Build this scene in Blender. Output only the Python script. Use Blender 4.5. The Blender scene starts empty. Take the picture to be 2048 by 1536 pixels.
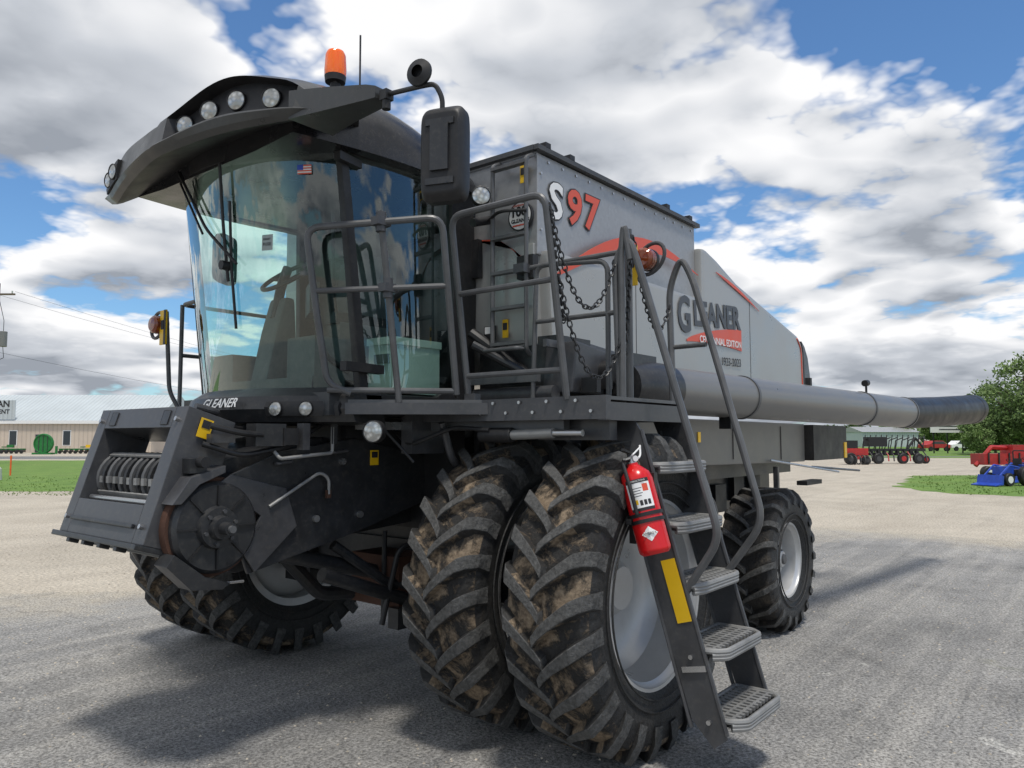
import bpy,bmesh,math,random
from mathutils import Vector,Matrix,noise
RN=random.Random(7)
V=Vector
sc=bpy.context.scene
COL=bpy.context.collection
# ---------------------------------------------------------------- materials
def new_mat(name):
    m=bpy.data.materials.new(name);m.use_nodes=True
    nt=m.node_tree;return m,nt,nt.nodes['Principled BSDF'],nt.nodes['Material Output']
def nd(nt,t,**k):
    n=nt.nodes.new(t)
    for a,b in k.items(): setattr(n,a,b)
    return n
def noise(nt,scale,detail=4,rough=.55,vec=None,dist=0):
    n=nd(nt,'ShaderNodeTexNoise');n.inputs['Scale'].default_value=scale;n.inputs['Detail'].default_value=detail
    n.inputs['Roughness'].default_value=rough;n.inputs['Distortion'].default_value=dist
    if vec: nt.links.new(vec,n.inputs['Vector'])
    return n
def ramp(nt,src,stops):
    r=nd(nt,'ShaderNodeValToRGB');cr=r.color_ramp
    while len(cr.elements)<len(stops): cr.elements.new(.5)
    for e,(p,c) in zip(cr.elements,stops):
        e.position=p;e.color=(c[0],c[1],c[2],1) if isinstance(c,(tuple,list)) else (c,c,c,1)
    nt.links.new(src,r.inputs[0]);return r
def mixc(nt,fac,a,b,mode='MIX'):
    m=nd(nt,'ShaderNodeMix',data_type='RGBA',blend_type=mode)
    for s,i in ((fac,0),(a,6),(b,7)):
        if hasattr(s,'node'): nt.links.new(s,m.inputs[i])
        elif isinstance(s,(tuple,list)): m.inputs[i].default_value=(s[0],s[1],s[2],1)
        else: m.inputs[i].default_value=s
    return m.outputs[2]
def math_(nt,op,a,b=None,c=None,clamp=False):
    n=nd(nt,'ShaderNodeMath',operation=op,use_clamp=clamp)
    for i,s in enumerate((a,b,c)):
        if s is None: continue
        if hasattr(s,'node'): nt.links.new(s,n.inputs[i])
        else: n.inputs[i].default_value=s
    return n.outputs[0]
def bump(nt,src,bs,strength=.3,dist=.01):
    b=nd(nt,'ShaderNodeBump');b.inputs['Strength'].default_value=strength;b.inputs['Distance'].default_value=dist
    nt.links.new(src,b.inputs['Height']);nt.links.new(b.outputs[0],bs.inputs['Normal'])
def paint(name,c,rough=.42,metal=0.,var=.25,scale=5,dust=.12,dustc=(.3,.27,.22),bmp=0,spec=.5):
    m,nt,bs,o=new_mat(name)
    tc=nd(nt,'ShaderNodeTexCoord')
    n=noise(nt,scale,5,.6,tc.outputs['Object'])
    lo=tuple(x*(1-var) for x in c);hi=tuple(min(1,x*(1+var)) for x in c)
    r=ramp(nt,n.outputs[0],[(.3,lo),(.7,hi)])
    n2=noise(nt,scale*6,5,.7,tc.outputs['Object'])
    r2=ramp(nt,n2.outputs[0],[(.5,0.),(.8,dust)])
    col=mixc(nt,r2.outputs[0],r.outputs[0],dustc)
    nt.links.new(col,bs.inputs['Base Color'])
    rr=ramp(nt,n.outputs[0],[(.3,max(.03,rough-.08)),(.7,min(1,rough+.12))])
    nt.links.new(rr.outputs[0],bs.inputs['Roughness'])
    bs.inputs['Metallic'].default_value=metal
    if bmp: bump(nt,n2.outputs[0],bs,bmp,.004)
    return m
DARK=paint('dark_grey_paint',(.052,.053,.057),.34)
DARK2=paint('charcoal_paint',(.022,.023,.025),.34)
ROOFP=paint('glossy_roof_black',(.014,.014,.016),.2,dust=.10)
RAILM=paint('rail_grey_paint',(.085,.087,.090),.38,dust=.1)
BLACK=paint('black_plastic',(.010,.010,.011),.5,dust=.06)
SPOUTM=paint('smooth_black_spout',(.010,.010,.011),.42,dust=0,var=.1)
VISOR=paint('visor_plastic',(.040,.041,.040),.32,var=.15,dust=.08)
BODY=paint('silver_grey_paint',(.38,.38,.365),.32,.3,var=.04,scale=2,dust=.10,dustc=(.33,.30,.27))
BODY2=paint('mid_grey_paint',(.19,.188,.182),.32,.3,var=.08,scale=2)
PANEL=paint('lower_panel_grey',(.13,.13,.128),.36,.3,var=.1,scale=2)
TREADM=paint('ladder_tread_grey',(.25,.25,.245),.5,.3,dust=.3)
LID=paint('tank_cap_grey',(.05,.052,.055),.5)
SILVER=paint('rim_silver',(.55,.55,.545),.34,.35,var=.08,dust=.12)
STEEL=paint('bright_steel',(.5,.5,.5),.28,.9,var=.1,dust=.1)
RED=paint('extinguisher_red',(.60,.010,.012),.22,dust=0,var=.08)
SWOOSH=paint('decal_red',(.66,.085,.04),.4,dust=.05,var=.06)
WHITE=paint('white_decal',(.78,.78,.77),.45,dust=.04,var=.04)
PAPER=paint('faded_paper',(.30,.34,.33),.6,dust=.04,var=.04)
CREAM=paint('cream_plastic',(.42,.45,.40),.5,dust=.05,var=.05)
YEL=paint('yellow_reflector',(.75,.46,.01),.35,dust=.05,var=.06)
INK=paint('ink_black',(.02,.02,.022),.5,dust=0)
GREYINK=paint('ink_grey',(.06,.064,.072),.45,dust=.05)
GREEN=paint('machinery_green',(.01,.16,.03),.4)
BLUE=paint('tractor_blue',(.015,.06,.4),.35)
REDM=paint('machine_red',(.40,.02,.02),.4)
RUST=paint('rusty_steel',(.085,.042,.028),.75,.3,dust=.3,dustc=(.16,.08,.05))
WOOD=paint('weathered_wood',(.12,.09,.06),.8)
ORANGE_ST=paint('orange_stake',(.8,.12,.02),.6)
def galv():
    m,nt,bs,o=new_mat('galvanised_steel');tc=nd(nt,'ShaderNodeTexCoord')
    v=nd(nt,'ShaderNodeTexVoronoi');v.inputs['Scale'].default_value=38;nt.links.new(tc.outputs['Object'],v.inputs['Vector'])
    r=ramp(nt,v.outputs['Color'],[(.1,(.29,.295,.30)),(.9,(.38,.385,.39))])
    n=noise(nt,3,5,.6,tc.outputs['Object']);c=mixc(nt,.6,r.outputs[0],ramp(nt,n.outputs[0],[(.3,(.32,.325,.33)),(.7,(.36,.365,.37))]).outputs[0])
    nt.links.new(c,bs.inputs['Base Color']);bs.inputs['Metallic'].default_value=.4;bs.inputs['Roughness'].default_value=.40;return m
GALV=galv()
def amber(name,c):
    m,nt,bs,o=new_mat(name);bs.inputs['Base Color'].default_value=(*c,1);bs.inputs['Roughness'].default_value=.12
    bs.inputs['Subsurface Weight'].default_value=.4;bs.inputs['Coat Weight'].default_value=.6
    tc=nd(nt,'ShaderNodeTexCoord');w=nd(nt,'ShaderNodeTexWave');w.inputs['Scale'].default_value=14;nt.links.new(tc.outputs['Object'],w.inputs['Vector'])
    w.bands_direction='X';bump(nt,w.outputs[0],bs,.4,.004);return m
AMBER=amber('amber_lens',(1.,.16,.0));AMBERD=amber('dark_amber_lens',(.22,.045,.008))
def glassm():
    m,nt,bs,o=new_mat('tinted_glass');nt.nodes.remove(bs)
    tr=nd(nt,'ShaderNodeBsdfTransparent');tr.inputs[0].default_value=(.74,.92,.88,1)
    gl=nd(nt,'ShaderNodeBsdfGlossy');gl.inputs['Roughness'].default_value=.02;gl.inputs[0].default_value=(.9,.97,.97,1)
    lw=nd(nt,'ShaderNodeLayerWeight');lw.inputs[0].default_value=.5
    pw=math_(nt,'POWER',lw.outputs['Facing'],2.4);f=math_(nt,'MULTIPLY_ADD',pw,.80,.09)
    mx=nd(nt,'ShaderNodeMixShader');nt.links.new(f,mx.inputs[0]);nt.links.new(tr.outputs[0],mx.inputs[1]);nt.links.new(gl.outputs[0],mx.inputs[2])
    nt.links.new(mx.outputs[0],o.inputs[0]);return m
GLASS=glassm()
def lensm():
    m,nt,bs,o=new_mat('lamp_lens');tc=nd(nt,'ShaderNodeTexCoord')
    v=nd(nt,'ShaderNodeTexVoronoi');v.inputs['Scale'].default_value=32;nt.links.new(tc.outputs['Object'],v.inputs['Vector'])
    r=ramp(nt,v.outputs['Distance'],[(.0,(.75,.75,.72)),(.55,(.32,.32,.30))]);nt.links.new(r.outputs[0],bs.inputs['Base Color'])
    bs.inputs['Metallic'].default_value=.5;bs.inputs['Roughness'].default_value=.18;bs.inputs['Coat Weight'].default_value=1;bump(nt,v.outputs['Distance'],bs,.5,.006);return m
LENS=lensm()
def mirm():
    m,nt,bs,o=new_mat('green_glass_mirror');bs.inputs['Base Color'].default_value=(.05,.14,.13,1);bs.inputs['Metallic'].default_value=.6;bs.inputs['Roughness'].default_value=.12;return m
MIRG=mirm()
def rubber(name,mud,base=(.018,.017,.016),mudc=((.09,.06,.035),(.26,.19,.12)),lo=.45,hi=.6,rough=.8,sc1=5):
    m,nt,bs,o=new_mat(name);tc=nd(nt,'ShaderNodeTexCoord')
    n=noise(nt,sc1,8,.75,tc.outputs['Object'],.4);f=ramp(nt,n.outputs[0],[(lo,0.),(hi,mud)])
    n3=noise(nt,40,5,.7,tc.outputs['Object']);mc=ramp(nt,n3.outputs[0],[(.3,mudc[0]),(.7,mudc[1])])
    bb=ramp(nt,n3.outputs[0],[(.3,tuple(x*.5 for x in base)),(.75,tuple(x*1.9 for x in base))])
    nt.links.new(mixc(nt,f.outputs[0],bb.outputs[0],mc.outputs[0]),bs.inputs['Base Color'])
    bs.inputs['Roughness'].default_value=rough
    ad=math_(nt,'MULTIPLY_ADD',f.outputs[0],.8,n3.outputs[0])
    bump(nt,ad,bs,.8,.014);return m
TREAD=rubber('muddy_tread',.92,base=(.018,.017,.016),mudc=((.10,.072,.048),(.34,.26,.175)),lo=.47,hi=.56,sc1=5)
TREADR=rubber('dusty_rear_tread',.5,base=(.022,.021,.020),mudc=((.07,.055,.04),(.20,.16,.12)),lo=.5,hi=.65,sc1=5)
LUG=rubber('worn_lug_rubber',.35,base=(.080,.080,.078),mudc=((.012,.012,.012),(.05,.047,.042)),lo=.42,hi=.56,sc1=11)
SIDE=rubber('sidewall_rubber',.25,base=(.020,.020,.020),lo=.55,hi=.8,rough=.55)
# ---------------------------------------------------------------- builder
class B:
    def __init__(s): s.bm=bmesh.new();s.mats=[]
    def mi(s,m):
        if m not in s.mats: s.mats.append(m)
        return s.mats.index(m)
    def face(s,pts,m):
        f=s.bm.faces.new([s.bm.verts.new(p) for p in pts]);f.material_index=s.mi(m);return f
    def _bev(s,faces,bev,seg=2):
        if bev>0:
            es=list({e for f in faces for e in f.edges if len(e.link_faces)==2 and e.calc_face_angle(0)>.5})
            mi=faces[0].material_index
            r=bmesh.ops.bevel(s.bm,geom=es,offset=bev,segments=seg,affect='EDGES',profile=.6)
            for f in r['faces']: f.material_index=mi
    def box(s,c,sz,m,rot=None,bev=.0):
        M=Matrix.Translation(c)
        if rot is not None: M=M@(rot if len(rot)==4 else rot.to_4x4())
        vs=[s.bm.verts.new(M@V((x*sz[0]/2,y*sz[1]/2,z*sz[2]/2))) for x in(-1,1) for y in(-1,1) for z in(-1,1)]
        fs=[];k=s.mi(m)
        for q in((0,1,3,2),(4,6,7,5),(0,4,5,1),(2,3,7,6),(0,2,6,4),(1,5,7,3)):
            f=s.bm.faces.new([vs[i] for i in q]);f.material_index=k;fs.append(f)
        s._bev(fs,bev)
    def prism(s,poly,ax,a,b,m,bev=.0):
        def P(p,t):
            return V((p[0],t,p[1])) if ax=='Y' else (V((t,p[0],p[1])) if ax=='X' else V((p[0],p[1],t)))
        A=[s.bm.verts.new(P(p,a)) for p in poly];C=[s.bm.verts.new(P(p,b)) for p in poly];n=len(poly);k=s.mi(m)
        fs=[s.bm.faces.new(A),s.bm.faces.new(C[::-1])]
        for i in range(n): fs.append(s.bm.faces.new((A[i],C[i],C[(i+1)%n],A[(i+1)%n])))
        for f in fs: f.material_index=k
        bmesh.ops.recalc_face_normals(s.bm,faces=fs)
        s._bev(fs,bev)
    def loft(s,secs,m,close=True,caps=True,mf=None):
        k=s.mi(m);rows=[[s.bm.verts.new(p) for p in sec] for sec in secs];fs=[];n=len(secs[0])
        for i in range(len(rows)-1):
            for j in range(n if close else n-1):
                f=s.bm.faces.new((rows[i][j],rows[i][(j+1)%n],rows[i+1][(j+1)%n],rows[i+1][j]));f.material_index=k
                if mf:
                    mm=mf(i,j)
                    if mm: f.material_index=s.mi(mm)
                fs.append(f)
        if close and caps:
            for r in(rows[0],rows[-1][::-1]):
                f=s.bm.faces.new(r);f.material_index=k;fs.append(f)
        bmesh.ops.recalc_face_normals(s.bm,faces=fs)
        return fs
    def cyl(s,p,q,r,m,r2=None,n=16,bev=0):
        p=V(p);q=V(q);r2=r if r2 is None else r2;d=(q-p).normalized();u=d.orthogonal().normalized();w=d.cross(u)
        fs=s.loft([[p+(u*math.cos(t)+w*math.sin(t))*r for t in[2*math.pi*i/n for i in range(n)]],[q+(u*math.cos(t)+w*math.sin(t))*r2 for t in[2*math.pi*i/n for i in range(n)]]],m)
        s._bev(fs,bev,1)
    def tube(s,pts,r,m,n=10,bend=.07,closed=False):
        pts=[V(p) for p in pts];out=[]
        N=len(pts)
        for i,p in enumerate(pts):
            if (i==0 or i==N-1) and not closed: out.append(p);continue
            a=pts[i-1];c=pts[(i+1)%N];da=(a-p);dc=(c-p);b=min(bend,da.length*.45,dc.length*.45)
            if b<.004: out.append(p);continue
            p0=p+da.normalized()*b;p2=p+dc.normalized()*b
            for k in range(6):
                t=k/5;out.append(p0*(1-t)**2+p*2*t*(1-t)+p2*t*t)
        secs=[];u=None
        for i,p in enumerate(out):
            d=(out[min(i+1,len(out)-1)]-out[max(i-1,0)])
            if d.length<1e-6: continue
            d.normalize()
            u=d.orthogonal().normalized() if u is None else (u-d*u.dot(d)).normalized()
            w=d.cross(u);secs.append([p+(u*math.cos(2*math.pi*k/n)+w*math.sin(2*math.pi*k/n))*r for k in range(n)])
        s.loft(secs,m)
    def lathe(s,prof,o,ax,m,n=32,caps=False,ms=None):
        o=V(o);ax=V(ax).normalized();u=ax.orthogonal().normalized();w=ax.cross(u)
        secs=[[o+ax*a+(u*math.cos(2*math.pi*k/n)+w*math.sin(2*math.pi*k/n))*max(r,.0005) for k in range(n)] for a,r in prof]
        s.loft(secs,m,caps=caps,mf=(lambda i,j:ms[i]) if ms else None)
    def torus(s,c,ax,R,r,m,n=24,k=8,sx=1.):
        c=V(c);ax=V(ax).normalized();u=ax.orthogonal().normalized();w=ax.cross(u)
        secs=[]
        for i in range(n+1):
            t=2*math.pi*i/n;d=u*math.cos(t)+w*math.sin(t)
            secs.append([c+u*math.cos(t)*R*sx+w*math.sin(t)*R+(d*math.cos(2*math.pi*j/k)+ax*math.sin(2*math.pi*j/k))*r for j in range(k)])
        s.loft(secs,m,caps=False)
    def text(s,txt,M,size,m,off=0.,shear=0.,ext=.001,align='LEFT',sx=1.):
        cu=bpy.data.curves.new('t','FONT');cu.body=txt;cu.size=size;cu.offset=off;cu.shear=shear;cu.extrude=ext;cu.align_x=align;cu.resolution_u=3
        o=bpy.data.objects.new('t',cu);COL.objects.link(o);dg=bpy.context.evaluated_depsgraph_get();dg.update()
        me=bpy.data.meshes.new_from_object(o.evaluated_get(dg));bpy.data.objects.remove(o);bpy.data.curves.remove(cu)
        k=s.mi(m);vs=[s.bm.verts.new(M@V((v.co.x*sx,v.co.y,v.co.z))) for v in me.vertices]
        for p in me.polygons:
            try: f=s.bm.faces.new([vs[i] for i in p.vertices]);f.material_index=k
            except ValueError: pass
        bpy.data.meshes.remove(me)
    def done(s,name,parent=None,label=None,cat=None,origin=None,group=None,kind=None,sharp=.6):
        bm=s.bm;org=V(origin) if origin is not None else V((0,0,0))
        for v in bm.verts: v.co-=org
        bm.normal_update()
        for f in bm.faces: f.smooth=True
        for e in bm.edges:
            if len(e.link_faces)==2 and e.calc_face_angle(0)>sharp: e.smooth=False
        me=bpy.data.meshes.new(name);bm.to_mesh(me);bm.free()
        for m in s.mats: me.materials.append(m)
        o=bpy.data.objects.new(name,me);o.location=org;COL.objects.link(o)
        w=o.modifiers.new('wn','WEIGHTED_NORMAL');w.keep_sharp=True
        if parent: o.parent=parent;o.matrix_parent_inverse=Matrix.Translation(-V(parent.get('_o',(0,0,0)))) 
        o['_o']=tuple(org)
        tag(o,label,cat,group,kind);return o
def tag(o,label=None,cat=None,group=None,kind=None):
    if label:o['label']=label
    if cat:o['category']=cat
    if group:o['group']=group
    if kind:o['kind']=kind
def RX(a):return Matrix.Rotation(a,4,'X')
def RY(a):return Matrix.Rotation(a,4,'Y')
def RZ(a):return Matrix.Rotation(a,4,'Z')
T=Matrix.Translation
def sideM(x,y,z,tilt=0): return T((x,y,z))@RY(-tilt)@RX(math.pi/2)
def frontM(x,y,z,lean=0): return T((x,y,z))@RZ(-math.pi/2)@RX(math.pi/2-lean)
# ---------------------------------------------------------------- camera / world / sun
HEAD=math.radians(38.9)
FW=V((math.cos(HEAD),math.sin(HEAD),0));RT=V((FW.y,-FW.x,0))
cd=bpy.data.cameras.new('camera');cd.lens=26.65;cd.sensor_width=36;cd.clip_end=3000
cam=bpy.data.objects.new('camera',cd);cam.location=(0,0,1.85);cam.rotation_euler=(math.radians(94.1),0,HEAD-math.pi/2);COL.objects.link(cam);sc.camera=cam
sd=V((-.26,-.34,1.15)).normalized()
el=math.asin(sd.z);az=math.atan2(sd.x,sd.y)
L=bpy.data.lights.new('sun','SUN');L.energy=2.9;L.angle=math.radians(8);L.color=(1,.95,.87)
lo=bpy.data.objects.new('sun',L);lo.rotation_euler=sd.to_track_quat('Z','Y').to_euler();COL.objects.link(lo)
W=bpy.data.worlds.new('World');sc.world=W;W.use_nodes=True;nt=W.node_tree
bg=nt.nodes['Background'];out=nt.nodes['World Output']
sky=nd(nt,'ShaderNodeTexSky',sky_type='NISHITA');sky.sun_disc=False;sky.sun_elevation=el;sky.sun_rotation=az;sky.air_density=1.1;sky.dust_density=.4;sky.ozone_density=1.5
skc=mixc(nt,1.,sky.outputs[0],(.66,.92,1.16),'MULTIPLY')
nt.links.new(skc,bg.inputs[0]);bg.inputs[1].default_value=.12
tc=nd(nt,'ShaderNodeTexCoord');sep=nd(nt,'ShaderNodeSeparateXYZ');nt.links.new(tc.outputs['Generated'],sep.inputs[0])
mz=math_(nt,'MAXIMUM',sep.outputs[2],0.);azz=math_(nt,'ADD',mz,.19)
def cloudp(k,off):
    inv=math_(nt,'DIVIDE',k,azz)
    s=nd(nt,'ShaderNodeVectorMath',operation='SCALE');nt.links.new(tc.outputs['Generated'],s.inputs[0]);nt.links.new(inv,s.inputs['Scale'])
    ad=nd(nt,'ShaderNodeVectorMath',operation='ADD');nt.links.new(s.outputs[0],ad.inputs[0]);ad.inputs[1].default_value=off;return ad.outputs[0]
OFF=(3.1,7.7,1.3)
def dens(k,full=True):
    p=cloudp(k,OFF)
    n=noise(nt,1.15,6 if full else 3,.5,p).outputs[0]
    a=math_(nt,'ABSOLUTE',math_(nt,'SUBTRACT',noise(nt,3.2,2,.5,p).outputs[0],.5))
    r=math_(nt,'MULTIPLY_ADD',a,.42,n)
    if full:
        a2=math_(nt,'ABSOLUTE',math_(nt,'SUBTRACT',noise(nt,9.,3,.55,p).outputs[0],.5));r=math_(nt,'MULTIPLY_ADD',a2,.20,r)
    else: r=math_(nt,'ADD',r,.012)
    return r
d0=dens(1.);d1=dens(.93,False)
fac=ramp(nt,d0,[(.493,0.),(.552,1.)])
df=math_(nt,'SUBTRACT',d0,d1)
ls=math_(nt,'MULTIPLY_ADD',df,4.6,.69)
thick=ramp(nt,d0,[(.53,1.),(.70,.42)])
mu=math_(nt,'MULTIPLY',ls,thick.outputs[0],clamp=True)
cc=ramp(nt,mu,[(.06,(.33,.36,.41)),(.40,(.58,.61,.66)),(.76,(.98,.98,.99))])
bg2=nd(nt,'ShaderNodeBackground');nt.links.new(cc.outputs[0],bg2.inputs[0]);bg2.inputs[1].default_value=1.02
ms=nd(nt,'ShaderNodeMixShader');nt.links.new(fac.outputs[0],ms.inputs[0]);nt.links.new(bg.outputs[0],ms.inputs[1]);nt.links.new(bg2.outputs[0],ms.inputs[2]);nt.links.new(ms.outputs[0],out.inputs[0])
sc.view_settings.view_transform='Standard';sc.view_settings.look='None';sc.view_settings.exposure=0
# ---------------------------------------------------------------- ground
def gmat(name,c1,c2,s1,s2,bs_=.4,patch=None,rough=.9,streak=None,edge=None,cracks=False,dist=.02,grain=(.3,.45,.7,1.5)):
    m,nt,bs,o=new_mat(name);tc=nd(nt,'ShaderNodeTexCoord');ob=tc.outputs['Object']
    n=noise(nt,s1,7,.65,ob);n2=noise(nt,s2,3,.8,ob)
    r=ramp(nt,n.outputs[0],[(.3,c1),(.7,c2)])
    r2=ramp(nt,n2.outputs[0],[(grain[0],grain[1]),(grain[2],grain[3])])
    c=r.outputs[0]
    if patch:
        for pt in (patch if isinstance(patch[0][0],(tuple,list)) else [patch]):
            n3=noise(nt,pt[1],6,.7,ob,.6);f=ramp(nt,n3.outputs[0],[(pt[2],0.),(pt[3],pt[4])]);c=mixc(nt,f.outputs[0],c,pt[0])
    if streak:
        for (cl,ang,amt,sy) in streak:
            mp=nd(nt,'ShaderNodeMapping');nt.links.new(ob,mp.inputs[0]);mp.inputs['Rotation'].default_value=(0,0,ang);mp.inputs['Scale'].default_value=(.10,sy,1)
            n4=noise(nt,1.4,6,.65,mp.outputs[0],.3);f=ramp(nt,n4.outputs[0],[(.48,0.),(.68,amt)]);c=mixc(nt,f.outputs[0],c,cl)
    if edge:
        sp=nd(nt,'ShaderNodeSeparateXYZ');nt.links.new(ob,sp.inputs[0])
        a=math_(nt,'ADD',math_(nt,'MULTIPLY_ADD',sp.outputs[0],.386,-11.0),math_(nt,'MULTIPLY',sp.outputs[1],.923))
        b_=math_(nt,'ADD',math_(nt,'ADD',sp.outputs[0],-16.9),math_(nt,'MULTIPLY',sp.outputs[1],.1))
        mxx=math_(nt,'MAXIMUM',a,b_);n5=noise(nt,.8,6,.7,ob)
        s_=math_(nt,'ADD',math_(nt,'MULTIPLY_ADD',n5.outputs[0],4.5,-2.25),mxx)
        s_=math_(nt,'MULTIPLY_ADD',s_,.25,.75)
        f=ramp(nt,s_,[(.30,0.),(.75,.95)]);c=mixc(nt,f.outputs[0],c,(.43,.385,.31))
    c=mixc(nt,1.,c,r2.outputs[0],'MULTIPLY')
    if cracks:
        w=noise(nt,1.3,3,.6,ob);mm=nd(nt,'ShaderNodeVectorMath',operation='MULTIPLY_ADD');nt.links.new(w.outputs['Color'],mm.inputs[0]);mm.inputs[1].default_value=(.9,.9,0);nt.links.new(ob,mm.inputs[2])
        v=nd(nt,'ShaderNodeTexVoronoi',feature='DISTANCE_TO_EDGE');v.inputs['Scale'].default_value=.34;nt.links.new(mm.outputs[0],v.inputs['Vector'])
        f=ramp(nt,v.outputs['Distance'],[(.0,.30),(.006,0.)]);c=mixc(nt,f.outputs[0],c,(.05,.05,.05))
    nt.links.new(c,bs.inputs['Base Color']);bs.inputs['Roughness'].default_value=rough
    bump(nt,n2.outputs[0],bs,bs_,dist);return m
GRAVEL=gmat('gravel',(.38,.335,.27),(.50,.45,.37),.6,24,.6,((.29,.26,.21),.25,.5,.7,.5),streak=[((.27,.24,.20),math.radians(35),.35,1.1)])
ASPH=gmat('worn_asphalt',(.165,.163,.158),(.285,.280,.270),.9,48,1.,[((.40,.385,.355),.35,.48,.70,.6),((.085,.084,.082),.8,.54,.72,.6),((.11,.12,.06),1.7,.66,.74,.5),((.55,.54,.50),2.3,.64,.70,.5)],.88,[((.40,.385,.355),math.radians(-20),.45,1.6),((.44,.42,.385),math.radians(35),.4,2.4)],edge=True,cracks=True,dist=.014,grain=(.34,.35,.66,1.62))
GRASS=gmat('grass',(.08,.16,.02),(.15,.25,.04),.8,25,.5,((.24,.24,.08),.5,.55,.72,.4))
ROAD=gmat('road_asphalt',(.13,.13,.13),(.2,.2,.2),1,30)
def SP(d,l,z=0): return FW*d+RT*l+V((0,0,z))
b=B();b.face([V((-900,-900,0)),V((1500,-900,0)),V((1500,1500,0)),V((-900,1500,0))],GRAVEL);b.done('ground',label='pale gravel yard reaching the horizon',cat='ground',kind='structure')
def sheet(name,pts,z,m,label,cat,rag=.25,seg=.8):
    b=B();out=[];n=len(pts)
    for i in range(n):
        a=V(pts[i]).to_3d() if len(pts[i])==2 else V(pts[i]);c=V(pts[(i+1)%n]).to_3d() if len(pts[0])==2 else V(pts[(i+1)%n])
        k=max(1,min(160,int((c-a).length/seg)))
        for j in range(k):
            p=a.lerp(c,j/k)
            if rag: p=p+V((RN.uniform(-rag,rag),RN.uniform(-rag,rag),0))
            p.z=z;out.append(p)
    b.face(out,m);b.done(name,label=label,cat=cat,kind='structure')
sheet('asphalt_yard',[(-26,-26),(-26,30),(-6,19),(3.2,10.6),(4.7,9.2),(9,8),(14,6.6),(16.6,5.0),(16.4,1.4),(18,-10),(22,-26)],.004,ASPH,'worn grey asphalt apron with dusty tyre tracks','asphalt',.12,.35)
sheet('grass_verge',[SP(25,-70),SP(64,-90),SP(64,-18),SP(45,-7),SP(27,-5)],.004,GRASS,'mown green grass strip beside the gravel yard','grass',.3,.7)
sheet('grass_patch',[SP(25.5,14.8),SP(29,14.6),SP(38,20),SP(40,40),SP(26,40),SP(24,17)],.004,GRASS,'patchy green grass beside the gravel yard','grass',.3,.7)
sheet('grass_field',[SP(72,22),SP(120,10),SP(400,-20),SP(400,400),SP(70,200)],.004,GRASS,'distant green field beyond the gravel yard','grass',.5,3)
sheet('road',[SP(68,-140),SP(78,-140),SP(78,60),SP(72,20),SP(68,-10)],.008,ROAD,'grey public road running past the yard','road',0)
# short grass tufts
b=B();r=random.Random(77)
def tuft(p,s):
    for k in range(4):
        a=r.uniform(0,6.28);u=V((math.cos(a),math.sin(a),0));t=p+V((r.uniform(-.6,.6)*s,r.uniform(-.6,.6)*s,s*r.uniform(.5,1.)))
        b.face([p-u*s*.22,p+u*s*.22,t],GRASS)
for i in range(2200):
    d=25+r.random()**2*12;l=-5-r.random()*(d*.72-3);tuft(SP(d+r.uniform(-.4,.4),l,.003),r.uniform(.03,.07))
for i in range(900):
    d=r.uniform(25,38);l=r.uniform(15+max(0,(d-29)*.55),.70*d+1)
    tuft(SP(d,l,.003),r.uniform(.03,.08))
o=b.done('grass_tufts',label='short rough tufts of green grass on the verge',cat='grass',kind='stuff');o.modifiers.clear()
# pebbles scattered over the apron
b=B();r=random.Random(31)
for i in range(3000):
    d=r.uniform(2.6,15);l=r.uniform(-.72,.72)*d;p=SP(d,l,.004);s=r.uniform(.003,.009)*(1+.05*d)
    k=[p+V((math.cos(a)*s*r.uniform(.7,1.2),math.sin(a)*s*r.uniform(.7,1.2),0)) for a in(0,1.3,2.5,3.8,5.1)];t=p+V((0,0,s*.8))
    for j in range(5): b.face([k[j],k[(j+1)%5],t],GRAVEL)
o=b.done('loose_pebbles',label='loose pale pebbles strewn over the asphalt',cat='gravel',kind='stuff');o.modifiers.clear()
# ---------------------------------------------------------------- COMBINE
root=bpy.data.objects.new('combine_harvester',None);root.location=(4.1,4.57,0);root['_o']=(4.1,4.57,0.0);COL.objects.link(root)
tag(root,'silver and charcoal combine harvester with dual front tyres, parked on asphalt','combine harvester')
YC=4.57
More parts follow.
